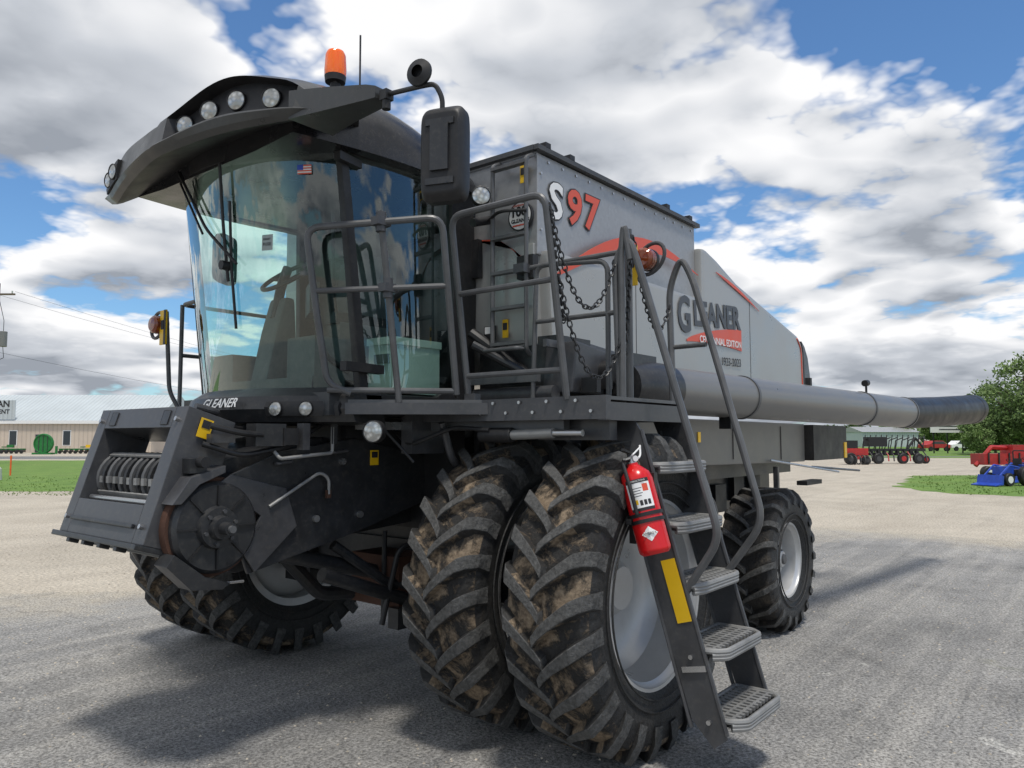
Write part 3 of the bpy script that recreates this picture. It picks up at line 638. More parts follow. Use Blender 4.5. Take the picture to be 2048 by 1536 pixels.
b=B();b.box((3.0,4.1,2.75),(.06,.26,.2),BLACK,rot=RZ(math.radians(-30)),bev=.02);b.tube([(3.02,4.1,2.7),(3.1,4.1,2.4),(3.3,4.1,2.3)],.02,BLACK);b.box((3.1,5.1,2.3),(.3,.3,.3),INT,bev=.03);b.box((2.98,YC,2.2),(.2,1.3,.08),INT,bev=.02);b.box((3.15,4.25,2.35),(.25,.3,.35),INT,bev=.04);b.tube([(3.0,3.9,3.3),(3.05,3.95,2.8)],.012,BLACK);b.done('display_console',cab)
b=B();b.box((3.96,YC,3.45),(.08,1.2,.2),INT,bev=.03);b.done('overhead_panel',cab)
# wiper & stickers
b=B()
def wpt(y,z,o=.02): return V((wx(y,z)-o,YC+y,z))
b.tube([wpt(-.2,3.58,.05),wpt(-.18,3.2,.05),wpt(-.15,2.85,.03)],.010,BLACK);b.tube([wpt(-.22,3.35),wpt(-.18,2.95),wpt(-.17,2.55)],.009,BLACK);b.tube([wpt(.35,3.65,.06),wpt(.0,3.2,.05),wpt(-.25,2.95,.04)],.010,BLACK);b.tube([wpt(.42,3.65,.06),wpt(.05,3.18,.05)],.008,BLACK);b.cyl(wpt(-.15,2.95,.01),wpt(-.15,2.95,.07),.03,BLACK);b.done('wiper',cab)
b=B();M=T(wpt(-.68,3.47,.012))@RZ(math.radians(-90+32))@RX(math.pi/2-math.radians(-7))
for i in range(7): 
    z=i*.008;b.face([M@V(p) for p in((0,z,0),(.09,z,0),(.09,z+.008,0),(0,z+.008,0))],SWOOSH if i%2==0 else WHITE)
b.face([M@V(p) for p in((0,.025,.002),(.038,.025,.002),(.038,.056,.002),(0,.056,.002))],BLUE);b.done('flag_sticker',cab)
b=B();M2=T(wpt(-.42,3.02,.012))@RZ(math.radians(-90+20))@RX(math.pi/2);b.face([M2@V(p) for p in((0,0,0),(.08,0,0),(.08,.10,0),(0,.10,0))],PAPER);b.text('FUSE',M2@T((.008,.03,.002)),.028,GREYINK);b.text('SMART',M2@T((.008,.065,.002)),.018,GREYINK);b.done('paper_sticker',cab)
# roof + visor
b=B();secs=[]
for k in range(15):
    t=k/14;x=2.5+1.66*t;zt=3.95+.17*math.sin(math.pi*min(1,t*1.15)**.8)-.12*t**3;w=.94+.10*math.sin(math.pi*t);zb=3.60+.03*t
    if k==14: zt-=.03;w-=.04
    secs.append([V((x,YC+w*math.copysign(abs(math.cos(a))**.45,math.cos(a)),zb+(zt-zb)*abs(math.sin(a))**.7)) for a in[math.pi*i/28 for i in range(29)]]+[V((x,YC-w*.6,zb-.02)),V((x,YC+w*.6,zb-.02))])
b.loft(secs,ROOFP)
for y in(-.5,0,.5): b.tube([(2.9,YC+y,4.10),(3.9,YC+y,4.0)],.012,DARK,n=6)
roof=b.done('roof',cab)
b=B();secs=[];NY=60
def vis(d):
    a=abs(d);xf=2.18+.25*(a/1.25)**1.5;h=math.exp(-((a-.60)/.42)**2)
    if d>0: h*=.35*math.exp(-((a-1.0)/.6)**2)+.1
    zt=3.80+.16*h;zb=3.595+.020*h
    if d>.1: zb-=.06*min(1,(d-.1)/.8);zt-=.02*min(1,(d-.1)/.5)
    if a>1.0:
        t=(a-1.0)/.25;zt-=(.14 if d<0 else .05)*t*t;zb+=(.0 if d<0 else .06)*t
    dp=.9*(1-.72*min(1,(a/1.25))**3);return xf,zt,zb,dp
ds=[-1.25+2.5*i/NY for i in range(NY+1)]
def rec(d): return 1. if (-1.10<d<-.09) else 0.
for d in ds:
    xf,zt,zb,dp=vis(d);hh=zt-zb;q=rec(d)
    secs.append([V((x,YC+d,z)) for x,z in((xf+.02,zb),(xf-.020,zb+.022),(xf-.035,zb+hh*.20),(xf-.028,zb+hh*.24),(xf-.02+.075*q,zb+hh*.28),(xf+.005+.085*q,zt-hh*.12),(xf+.01,zt-hh*.07),(xf+.04,zt-.012),(xf+.12,zt+.02),(xf+dp*.5,zt+.08*dp),(xf+dp,zt+.10*dp),(xf+dp,zb+.15),(xf+dp*.40,zb+.12),(xf+.06,zb+.01))])
def mf(i,j):
    if j in(3,4,5) and (rec(ds[i]) or rec(ds[min(i+1,NY)])): return BLACK
    if j in(11,12,13): return BLACK  # underside shade put into the colour, black against the ground bounce
    return None
b.loft(secs,VISOR,mf=mf)
vs_=b.done('roof_visor',cab)
for d in(-.20,-.42,-.64,-.90):
    xf,zt,zb,dp=vis(d);lamp('roof_lamp',(xf+.048,YC+d,zb+(zt-zb)*.56),(-1,-.50,-.08),.054,vs_)
b=B();secs=[]
for i in range(9):
    d=.78+.40*i/8;xf,zt,zb,dp=vis(d);hh=zt-zb;k=.010*math.sin(math.pi*i/8);secs.append([V((xf-.03-k,YC+d,zb+hh*.32)),V((xf-.035-k,YC+d,zb+hh*.5)),V((xf-.025-k,YC+d,zt-hh*.18)),V((xf+.03,YC+d,zt-hh*.18)),V((xf+.03,YC+d,zb+hh*.32))])
b.loft(secs,BLACK);b.done('lamp_pod',vs_)
for d in(.84,1.0):
    xf,zt,zb,dp=vis(d);lamp('roof_lamp',(xf-.045,YC+d,zb+(zt-zb)*.56),(-1,-.05,-.05),.050,vs_)
# beacon, antenna
b=B();bp=V((3.0,3.9,4.09));b.cyl(bp-V((0,0,.06)),bp+V((0,0,.07)),.018,STEEL);b.cyl(bp+V((0,0,.03)),bp+V((0,0,.06)),.035,BLACK,n=12);b.cyl(bp+V((0,0,.07)),bp+V((0,0,.11)),.065,BLACK,r2=.07,n=24);be=b.done('beacon',cab)
b=B();b.lathe([(.11,.07),(.15,.072),(.25,.066),(.275,.055),(.285,.0)],bp,(0,0,1),AMBER,32);b.done('beacon_lens',be)
b=B();b.cyl((3.04,3.7,4.02),(3.03,3.69,4.42),.006,BLACK,n=8);b.cyl((3.04,3.7,4.0),(3.04,3.7,4.07),.014,BLACK,n=8);b.done('antenna',cab)
# mirrors
b=B()
b.loft([[V((x,y,z)) for x,z in((x0,z0),(x0,z1),(x0+w,z1),(x0+w,z0))] for y,x0,w,z0,z1 in((3.50,2.38,.30,3.60,3.76),(3.2,2.40,.2,3.575,3.70),(2.9,2.42,.12,3.55,3.63),(2.84,2.43,.09,3.55,3.61))],VISOR)
b.tube([(2.47,2.86,3.57),(2.47,2.75,3.56),(2.45,2.52,3.52),(2.47,2.46,3.52),(2.49,2.43,3.45),(2.49,2.43,3.38)],.012,BLACK,bend=.04)
b.box((2.47,2.80,3.56),(.05,.05,.05),BLACK,bev=.01);b.cyl((2.47,2.80,3.55),(2.47,2.80,3.49),.022,BLACK)
b.lathe([(-.03,.03),(-.015,.065),(.0,.066),(.004,.062),(.006,.0)],(2.44,2.53,3.58),(1,.25,0),BLACK,24);b.cyl((2.45,2.53,3.58),(2.46,2.52,3.52),.01,BLACK)
done(b,'mirror_arm')
def mirror(c,rot,g,parent=root,size=(.09,.225,.45)):
    b=B();M=T(c)@RZ(rot);w,h=size[1]/2,size[2]/2
    def rr(sx,x): return [M@V((x,math.copysign(abs(math.cos(t))**.32,math.cos(t))*w*sx,math.copysign(abs(math.sin(t))**.25,math.sin(t))*h*sx)) for t in[2*math.pi*(i+.5)/40 for i in range(40)]]
    b.loft([rr(.80,-.06),rr(.9,-.05),rr(1,-.02),rr(1,.03),rr(.97,.04)],BLACK)
    b.box(M@V((-.065,0,.02)),(.02,.09,.22),DARK2,rot=RZ(rot),bev=.008)
    for z in(-.14,.14): b.box(M@V((-.062,0,z)),(.015,.14,.03),DARK2,rot=RZ(rot),bev=.006)
    o=b.done('mirror',parent)
    b=B();b.loft([rr(.9,.041),rr(.88,.044)],MIRG);b.done('mirror_glass',o)
mirror((2.50,2.42,3.17),math.radians(20),1)
mirror((3.45,5.95,3.38),math.radians(-60),1,size=(.09,.26,.42))
# --- feeder house
b=B()
TP=V((2.14,0,2.03));BT=V((1.91,0,1.29));YN,YF=4.05,5.07
def FP(s,t,o=0.): 
    p=BT.lerp(TP,t);n=V((-.953,0,.302));return V((p.x,YN+(YF-YN)*s,p.z))+n*o
def slab(b,s0,s1,t0,t1,o0,o1,m,bev=.006):
    k=b.mi(m);P=[FP(s,t,o) for o in(o0,o1) for s,t in((s0,t0),(s1,t0),(s1,t1),(s0,t1))];vs=[b.bm.verts.new(p) for p in P]
    fs=[]
    for q in((0,1,2,3),(7,6,5,4),(0,4,5,1),(1,5,6,2),(2,6,7,3),(3,7,4,0)):
        f=b.bm.faces.new([vs[i] for i in q]);f.material_index=k;fs.append(f)
    bmesh.ops.recalc_face_normals(b.bm,faces=fs);b._bev(fs,bev)
slab(b,-.03,.10,0,1,-.30,0,DARK);slab(b,.92,1.03,0,1,-.30,0,DARK);slab(b,.10,.92,.84,1,-.28,0,DARK);slab(b,.10,.92,.0,.27,-.28,0,DARK)
slab(b,-.03,1.03,-.04,.0,-.2,.04,DARK2)
for s in(.2,.4,.6,.8): slab(b,s-.02,s+.02,-.07,-.035,-.03,.03,DARK2)
for s in(.04,.97):
    for t in(.12,.9): b.cyl(FP(s,t,0),FP(s,t,.02),.014,STEEL,n=8)
slab(b,.14,.22,.86,.97,0,.006,DARK2);slab(b,.78,.86,.86,.97,0,.006,DARK2);slab(b,.12,.9,.10,.13,0,.02,DARK2)
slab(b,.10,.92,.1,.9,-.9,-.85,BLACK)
b.tube([FP(.0,1.02,-.05),FP(.0,1.04,-.2),FP(.5,1.05,-.3),FP(1,1.04,-.2)],.02,DARK)
side=[(2.18,1.66),(2.69,1.80),(3.24,1.88),(4.05,1.80),(4.05,1.25),(3.3,1.20),(2.5,1.06),(2.05,1.20)]
b.prism(side,'Y',4.10,5.04,DARK2,.01)
fh=done(b,'feeder_house')
b=B();b.prism([(2.36,1.64),(2.69,1.77),(3.24,1.85),(3.99,1.71),(3.99,1.42),(3.3,1.24),(2.49,1.07),(2.43,1.22),(2.56,1.40)],'Y',3.96,3.985,DARK2,.006)
b.prism([(2.28,1.60),(2.36,1.645),(2.72,1.55),(2.80,1.32),(2.52,1.08),(2.44,1.20),(2.55,1.40)],'Y',3.935,3.955,DARK,.005)
for x,z in((2.95,1.35),(3.3,1.35),(3.15,1.7)):b.cyl((x,3.96,z),(x,3.94,z),.022,STEEL,n=12)
b.tube([(3.05,3.955,1.76),(3.05,3.92,1.76),(3.17,3.92,1.77),(3.17,3.955,1.77)],.010,DARK,bend=.02);b.tube([(2.65,3.955,1.70),(2.65,3.92,1.70),(2.75,3.92,1.71),(2.75,3.955,1.71)],.010,DARK,bend=.02)
b.tube([(2.60,3.93,1.45),(2.95,3.92,1.64),(3.02,3.92,1.60),(3.02,3.92,1.50)],.010,TREADM,bend=.05);b.box((3.02,3.925,1.50),(.03,.02,.05),RUST)
b.box((3.42,3.955,1.72),(.07,.006,.10),YEL);b.box((3.42,3.951,1.74),(.05,.004,.04),INK)
b.done('side_shield',fh)
b=B();b.box(FP(-.0,.83,.0)+V((.13,-.04,0)),(.075,.006,.11),YEL,rot=RY(math.radians(17)));b.box(FP(0,.86,0)+V((.13,-.044,0)),(.05,.004,.045),INK,rot=RY(math.radians(17)));b.done('warning_sticker',fh)
b=B();c=(2.27,3.98,1.36);b.lathe([(.10,.275),(.02,.28),(-.01,.273),(-.01,.24)],c,(0,1,0),RUST,56,ms=[RUST,RUST,RUST])
b.lathe([(.06,.258),(-.04,.252),(-.06,.232),(-.055,.12),(-.09,.11),(-.09,.07),(-.13,.06),(-.13,.0)],c,(0,1,0),DARK2,56)
for i in range(8): a=math.pi*i/4;b.box((c[0]+.175*math.cos(a),c[1]-.062,c[2]+.175*math.sin(a)),(.11,.016,.010),BLACK,rot=RY(-a))
for i in range(6): a=math.pi*i/3+.3;b.cyl((c[0]+.09*math.cos(a),c[1]-.085,c[2]+.09*math.sin(a)),(c[0]+.09*math.cos(a),c[1]-.105,c[2]+.09*math.sin(a)),.012,DARK,n=6)
b.cyl((c[0],3.86,c[2]),(c[0],3.78,c[2]),.035,DARK2);b.cyl((c[0],3.80,c[2]),(c[0],3.76,c[2]),.020,RAILM);b.done('drive_pulley',fh)
b=B();b.tube([(2.0,3.94,1.2),(2.05,3.94,1.15),(2.12,3.94,1.10),(2.25,3.94,1.05),(2.45,3.94,1.04)],.008,STEEL);b.prism([(1.98,1.18),(2.02,1.24),(2.2,1.10),(2.35,1.05),(2.3,1.02),(2.12,1.04)],'Y',3.9,4.04,DARK2,.004);b.done('pulley_guard',fh)
b=B();b.prism([(2.0,1.5),(2.1,1.64),(2.3,1.70),(2.3,1.66),(2.15,1.60),(2.05,1.50)],'Y',3.9,4.04,DARK,.004);b.done('upper_guard',fh)
b=B()
b.cyl((2.25,4.15,1.60),(2.25,5.0,1.60),.10,BLACK,n=20)
for k in range(12):
    y=4.18+.073*k
    b.torus((2.23,y,1.60),(0,1,0),.15,.016,RAILM if k%2 else DARK2,24,6)
for a in range(4):
    t=math.pi*a/2+.5;b.box((2.23+.17*math.cos(t),4.57,1.60+.17*math.sin(t)),(.012,.80,.030),TREADM,rot=RY(-t))
for k in range(9): b.box((2.075,4.2+.09*k,1.60),(.02,.035,.04),TREADM,bev=.004)
b.tube([FP(.12,.3,-.06),FP(.9,.3,-.06)],.015,STEEL);b.done('feeder_chain_drum',fh)
b=B();b.box((2.55,3.90,1.87),(.20,.10,.13),DARK2,bev=.012);b.box((2.68,3.88,1.86),(.10,.08,.10),BLACK,bev=.01);b.box((2.78,3.86,1.86),(.05,.06,.16),DARK,bev=.01)
b.tube([(2.6,3.9,1.78),(2.62,3.86,1.73),(2.98,3.84,1.76),(2.98,3.84,1.92)],.011,TREADM,bend=.02);b.box((2.99,3.84,1.88),(.04,.02,.13),DARK2)
b.tube([(2.2,3.9,1.92),(2.35,3.85,1.88),(2.5,3.86,1.87)],.018,BLACK);b.tube([(2.2,3.98,1.82),(2.4,3.9,1.75),(2.7,3.9,1.8),(3.0,3.95,1.95)],.016,BLACK);b.box((2.16,3.98,1.70),(.1,.08,.08),DARK2,bev=.01);b.cyl((2.17,3.94,1.72),(2.17,3.88,1.72),.03,BLACK)
b.tube([(2.3,4.2,2.0),(2.6,4.3,1.9),(2.9,4.4,1.95)],.02,BLACK);b.box((2.3,3.96,1.85),(.14,.06,.05),DARK);b.done('coupler_fittings',fh)
b=B()
for y in(4.15,5.0): b.cyl((2.75,y,1.15),(3.6,y,.92),.05,DARK2);b.cyl((2.5,y,1.16),(2.8,y,1.13),.022,STEEL)
b.box((3.75,YC,1.95),(1.2,1.3,.2),BLACK,bev=.02);b.box((3.4,YC,1.85),(.6,1.2,.25),BLACK,bev=.02);b.box((4.1,YC,1.6),(.4,2.0,.8),BLACK);done(b,'feeder_lift_frame')
# --- fire extinguisher (own thing)
base=V((3.70,1.99,1.23));AX=V((0,.29,1)).normalized()
b=B();b.lathe([(0,.0),(0,.07),(.015,.085),(.03,.088),(.40,.088),(.44,.078),(.47,.05),(.49,.03),(.50,.03)],base,AX,RED,40)
ex=b.done('fire_extinguisher',label='red fire extinguisher strapped beside the ladder',cat='fire extinguisher',origin=base)
def XP(h,a,r):
    u=V((1,0,0));w=AX.cross(u);return base+AX*h+(u*math.cos(a)+w*math.sin(a))*r
b=B()
def wrap(b,h0,h1,a0,a1,r,m,n=12):
    b.loft([[XP(h0,a0+(a1-a0)*i/n,r) for i in range(n+1)],[XP(h1,a0+(a1-a0)*i/n,r) for i in range(n+1)]],m,close=False)
u=V((1,0,0));w=AX.cross(u);vv=-V((.85,.45,0));fa=math.atan2(vv.dot(w),vv.dot(u))
wrap(b,.24,.40,fa-.75,fa+.75,.0895,WHITE);wrap(b,.385,.405,fa-.75,fa+.75,.0900,INK);wrap(b,.235,.25,fa-.75,fa+.75,.0900,INK)
wrap(b,.27,.295,fa-.6,fa-.2,.0900,YEL)
for k in range(3): wrap(b,.262,.290,fa-.1+.25*k,fa+.08+.25*k,.0900,INK,3)
for k in range(4): wrap(b,.312+.014*k,.316+.014*k,fa-.6,fa+.1+.1*(k%2),.0900,GREYINK,6)
wrap(b,.335,.375,fa+.25,fa+.6,.0900,SWOOSH,4)
nx=(XP(.1,fa,1)-XP(.1,fa,0)).normalized();tx=AX.cross(nx).normalized()
Mx=Matrix(((tx.x,AX.x,nx.x,0),(tx.y,AX.y,nx.y,0),(tx.z,AX.z,nx.z,0),(0,0,0,1)))
b.text('INSTRUCTIONS',T(XP(.39,fa,.0925))@Mx,.013,WHITE,align='CENTER')
b.done('instruction_label',ex)
b=B();q=[XP(.11+dh,fa+da,.0905) for dh,da in((.04,0),(0,.5),(-.04,0),(0,-.5))];c0=XP(.11,fa,.0925)
for i in range(4): b.face([q[i],q[(i+1)%4],c0],WHITE)
b.text('AMEREX',T(c0+nx*.002-AX*.005)@Mx,.020,INK,align='CENTER');b.done('maker_badge',ex)
b=B();tp=base+AX*.50;b.cyl(tp,tp+AX*.04,.022,STEEL);b.cyl(tp+AX*.03,tp+AX*.06,.018,BLACK)
b.box(tp+AX*.065+V((-.03,-.01,0)),(.12,.02,.012),BLACK,rot=RY(math.radians(15)),bev=.003);b.box(tp+AX*.035+V((-.03,-.01,0)),(.11,.018,.010),STEEL,rot=RY(math.radians(-8)),bev=.003)
b.cyl(tp+AX*.03+V((0,-.02,0)),tp+AX*.03+V((-.01,-.035,0)),.016,WHITE);b.tube([tp+AX*.03,tp+V((.04,.0,.02)),tp+V((.09,0,.04)),tp+V((.12,.02,.10))],.006,WHITE,bend=.03);b.tube([tp+AX*.04,tp+V((-.03,-.02,.05)),tp+V((.05,-.02,.09))],.005,WHITE)
b.tube([tp+AX*.02,tp+AX*.02+V((-.07,.02,0)),XP(.36,math.pi+.1,.11),XP(.22,math.pi+.1,.11)],.011,BLACK,bend=.05);b.done('valve_handle',ex)
b=B()
for h in(.17,.205): b.lathe([(0,.0895),(0,.094),(.02,.094),(.02,.0895)],base+AX*h,AX,BLACK,40)
b.box(XP(.195,fa-1.1,.10),(.03,.03,.03),BLACK,bev=.004);b.prism([(3.78,2.04),(3.82,2.04),(3.82,2.2),(3.78,2.2)],'Z',1.26,1.66,DARK2)
b.box((3.81,2.08,1.46),(.07,.06,.12),BLACK,bev=.006);b.done('mounting_bracket',ex)
# ---------------------------------------------------------------- background
def place_bg(o,d,l,rot=0): o.location=SP(d,l);o.rotation_euler=(0,0,HEAD-math.pi/2+rot)
def corr(name,c):
    m,nt,bs,o=new_mat(name);tc=nd(nt,'ShaderNodeTexCoord');w=nd(nt,'ShaderNodeTexWave');w.inputs['Scale'].default_value=.55;w.bands_direction='X';nt.links.new(tc.outputs['Object'],w.inputs['Vector'])
    n=noise(nt,.3,4,.6,tc.outputs['Object']);r=ramp(nt,n.outputs[0],[(.3,tuple(x*.85 for x in c)),(.7,c)]);r2=ramp(nt,w.outputs[0],[(0,.82),(.3,1.)])
    nt.links.new(mixc(nt,1.,r.outputs[0],r2.outputs[0],'MULTIPLY'),bs.inputs['Base Color']);bs.inputs['Roughness'].default_value=.5;bump(nt,w.outputs[0],bs,.4,.05);return m
ROOFW=corr('pale_metal_roof',(.50,.55,.57));WALLC=corr('cream_siding',(.60,.51,.42))
WINM,_n,_b,_o=new_mat('dark_window');_b.inputs['Base Color'].default_value=(.03,.04,.05,1);_b.inputs['Roughness'].default_value=.1
b=B();b.box((-28,6,1.9),(60,14,3.8),WALLC)
b.prism([(-1.3,3.75),(-1.3,4.15),(6,7.9),(13.6,4.1),(13.6,3.8)],'X',-58.6,2.6,ROOFW);b.box((-28,-1.34,3.95),(61,.06,.42),WHITE)
bd=b.done('building',label='long cream metal-sided building with pale metal roof',cat='building')
for x in(-30,-22,-16,-9,-3):
    w=B();w.box((x,-1.02,1.9),(.9,.06,1.8),WINM);w.box((x,-1.00,1.9),(1.1,.03,2.0),WHITE);w.done('window',bd)
w=B();w.box((-12.5,-1.04,1.2),(1.1,.06,2.3),WINM);w.done('door',bd)
w=B();w.box((-21.6,-1.4,5.55),(12,.1,2.5),ROOFW);w.text('AN',T((-16.3,-1.47,5.95))@RX(math.pi/2),1.15,INK,off=.03,align='RIGHT');w.text('ENT',T((-16.3,-1.47,5.05))@RX(math.pi/2),.8,INK,off=.02,align='RIGHT');w.box((-21.6,0,5.2),(.2,2.6,1),ROOFW);w.done('shop_sign',bd)
place_bg(bd,100,-49)
b=B();b.box((0,4,2),(16,8,4),WALLC);b.prism([(-.5,3.9),(4,6.2),(8.5,3.9)],'X',-8.4,8.4,GREEN);o=b.done('green_roofed_shed',label='low shed with dark green roof beyond the yard',cat='shed');place_bg(o,112,-42)
def green_machine(d,l,kind,rot=0):
    b=B()
    if kind==0:
        b.lathe([(-.1,1.15),(.1,1.15)],(0,0,1.25),(0,1,0),GREEN,28,caps=True)
        b.torus((0,-.12,1.25),(0,1,0),1.05,.08,GREEN,28,6)
        for x in(-.5,0,.5): b.box((x,-.14,1.25),(.05,.05,1.9),DARK)
        b.box((0,0,.1),(2.2,.8,.2),GREEN);b.box((1.5,0,.5),(.2,.2,.9),GREEN)
        n='grain_auger_hopper'
    else:
        b.box((0,0,.55),(5,.4,.14),GREEN)
        for i in range(9): b.box((-2.3+i*.57,0,.35),(.18,.8,.36),DARK if i%3 else GREEN,bev=.03);b.cyl((-2.3+i*.57,-.45,.2),(-2.3+i*.57,-.35,.2),.2,BLACK)
        b.box((0,.6,.8),(.3,1.5,.12),GREEN);b.box((0.8,0,.9),(.7,.4,.35),YEL if kind==2 else GREEN,bev=.05)
        n='planter_implement'
    o=b.done(n,label='green farm implement parked before the building',cat='farm implement',group='green implements for sale');place_bg(o,d,l,rot)
green_machine(88,-54.2,0);green_machine(92,-61.5,1,.1);green_machine(92,-52,2,.2)
b=B();b.box((0,0,1.1),(1.6,.9,.8),GREEN,bev=.1);b.box((.6,0,1.9),(.9,.8,.9),BLACK,bev=.05);b.box((.6,0,2.4),(1.0,.9,.1),GREEN)
for x,r in((-.7,.4),(.7,.65)):
    for y in(-.55,.55): b.cyl((x,y-.12,r),(x,y+.12,r),r,BLACK,n=20);b.cyl((x,y-.13,r),(x,y+.13,r),r*.5,YEL,n=16)
o=b.done('green_tractor',label='small green tractor with yellow wheels near the building',cat='tractor');place_bg(o,94,-50.6,.3)
b=B();b.box((0,0,.5),(.07,.03,1.0),ORANGE_ST,bev=.005);b.box((0,0,.9),(.09,.035,.12),ORANGE_ST);o=b.done('marker_stake',label='orange marker stake standing in the grass',cat='stake');place_bg(o,38,-25)
b=B();b.cyl((0,0,0),(0,0,.5),.15,CREAM,r2=.12);b.cyl((0,0,.5),(0,0,.6),.12,CREAM,r2=.03);o=b.done('utility_pedestal',label='small pale utility pedestal at the grass edge',cat='pedestal');place_bg(o,34,-22.9)
# power pole
b=B();b.cyl((0,0,0),(0,0,13),.16,WOOD,r2=.11,n=12);b.box((0,0,12.2),(2.4,.12,.12),WOOD);b.cyl((.5,0,8.4),(.5,0,9.5),.26,BODY2,n=16,bev=.02);b.box((.3,0,9),(.4,.08,.08),DARK)
for x in(-1,0,1): b.cyl((x,0,12.25),(x,0,12.45),.05,CREAM,n=8)
b.tube([(.5,0,9.5),(.5,0,10.3),(.1,0,11.8)],.02,BLACK);b.tube([(.5,0,8.4),(.6,0,7.6),(.1,0,7.4)],.02,BLACK)
o=b.done('utility_pole',label='wooden utility pole with grey transformer',cat='utility pole');place_bg(o,54,-37.0)
o2=o.copy();COL.objects.link(o2);place_bg(o2,140,-20);
for k,z in((0,12.4),(1,12.4),(2,8.0)):
    b=B();p=SP(54,-36.8+(-1 if k==0 else 1 if k==1 else 0),z);q=SP(140,-20,z);b.tube([p.lerp(q,t/12)-V((0,0,1.6*4*(t/12)*(1-t/12))) for t in range(13)],.010,BLACK,n=5,bend=0);b.done('overhead_wire',label='thin overhead cable strung between utility poles',cat='cable',group='overhead cables')
# trees
LEAF,nt_,bs_,_o=new_mat('leaf');tcn=nd(nt_,'ShaderNodeTexCoord');nn=noise(nt_,.9,5,.7,tcn.outputs['Object']);rr_=ramp(nt_,nn.outputs[0],[(.3,(.04,.08,.02)),(.7,(.18,.27,.07))]);nt_.links.new(rr_.outputs[0],bs_.inputs['Base Color']);bs_.inputs['Roughness'].default_value=.7
def tree(seed,H,Rr):
    r=random.Random(seed);b=B();b.tube([(0,0,0),(.1,0,H*.25),(-.1,.1,H*.5),(0,0,H*.8)],.22,WOOD,8)
    for i in range(7): a=r.uniform(0,6.28);z=H*r.uniform(.25,.6);b.tube([(0,0,z),(math.cos(a)*Rr*.4,math.sin(a)*Rr*.4,z+H*.12),(math.cos(a)*Rr*.7,math.sin(a)*Rr*.7,z+H*.22)],.07,WOOD,5)
    tr=b.done('tree',label='leafy green tree at the edge of the field',cat='tree',group='trees beyond the yard')
    b=B()
    for c in range(80):
        while True:
            p=V((r.uniform(-1,1),r.uniform(-1,1),r.uniform(-1,1)))
            if .25<p.length<1: break
        cen=V((p.x*Rr,p.y*Rr,H*.55+p.z*H*.44));cr=r.uniform(.5,1.0)*Rr*.28
        for j in range(80):
            q=cen+V((r.gauss(0,1),r.gauss(0,1),r.gauss(0,.8)))*cr*.6;s=r.uniform(.10,.24)
            u=V((r.gauss(0,1),r.gauss(0,1),r.gauss(0,1))).normalized();w=u.orthogonal().normalized()
            b.face([q+u*s,q+w*s*.7,q-u*s,q-w*s*.7],LEAF)
    cr_=b.done('crown',tr);cr_.modifiers.clear();return tr,cr_
T1=tree(3,11.0,4.0);T2=tree(9,7,3.4)
def put_tree(Tt,d,l,s,rot,first):
    t,c=Tt
    if not first:
        t=t.copy();COL.objects.link(t);c2=Tt[1].copy();COL.objects.link(c2);c2.parent=t
    t.location=SP(d,l);t.scale=(s,s,s);t.rotation_euler=(0,0,rot)
put_tree(T1,84,57,1,0,True)
for d,l,s,r in((80,60,1.05,1),(88,62,.95,2.5),(96,61,.8,4),(150,104,1,3),(165,108,.9,1.2)): put_tree(T1,d,l,s,r,False)
put_tree(T2,86,53.5,.7,0,True)
for d,l,s,r in((84,51.5,.45,1),(90,56,.75,2),(83,55,.5,2.2),(82,58,.55,.2),(170,95,.9,2),(172,88,.8,.4),(175,101,1.,1.4),(178,80,.8,1.9),(200,-40,.9,2.4),(205,-55,1.,.4)): put_tree(T2,d,l,s,r,False)
b=B();r=random.Random(5)
for i in range(5200):
    l=r.uniform(-260,330);hh=5+2.5*math.sin(l*.05)+1.5*math.sin(l*.21);q=SP(r.uniform(300,318),l,r.uniform(0,max(1.5,hh)));s=r.uniform(.8,1.7);u=V((r.gauss(0,1),r.gauss(0,1),r.gauss(0,1))).normalized();w=u.orthogonal().normalized();b.face([q+u*s,q+w*s,q-u*s,q-w*s],LEAF)
o=b.done('far_woodland',label='distant dark green belt of trees on the horizon',cat='woodland',kind='stuff');o.modifiers.clear()
# sign on posts
b=B();b.box((0,0,3.1),(6.4,.12,1.1),WHITE,bev=.02)
for i in range(2): b.box((-.3,-.07,3.35-.4*i),(4.6-1*i,.02,.12),GREYINK)
sg=b.done('roadside_sign',label='long white signboard on thin black posts',cat='sign')
for x in(-2.8,-1,1,2.8): w=B();w.box((x,.05,1.4),(.12,.1,2.8),BLACK);w.done('post',sg)
place_bg(sg,94,54.8,.1)
def wheel_s(b,x,y,r,w=.3,m=BLACK,h=REDM):
    b.cyl((x,y-w/2,r),(x,y+w/2,r),r,m,n=24,bev=.03);b.cyl((x,y-w/2-.01,r),(x,y+w/2+.01,r),r*.5,h,n=16)
b=B();b.box((0,0,1.0),(5.0,.3,.2),BLACK);b.box((0,.5,.7),(4.0,.2,.2),BLACK)
for i in range(12): x=-2.3+i*.42;b.tube([(x,0,1.0),(x+.1,-.3,.6),(x,-.5,.2)],.05,BLACK if i%4 else REDM,6);b.tube([(x,0,1.0),(x+.2,.1,1.5),(x+.35,.2,2.1)],.035,BLACK,6)
for i in range(9): x=-2.2+i*.5;b.tube([(x,.2,1.0),(x+.1,.2,1.7),(x+.7,.2,1.9)],.04,BLACK,6);b.box((x,-.1,.8),(.16,.3,.4),BLACK,bev=.02)
b.box((-1.2,.2,1.6),(1.4,.8,.7),BLACK,bev=.1);b.box((-2.6,0,.7),(.4,.5,.8),REDM,bev=.05);b.tube([(1.2,0,1.1),(1.8,0,1.9),(2.4,0,1.2)],.08,BLACK)
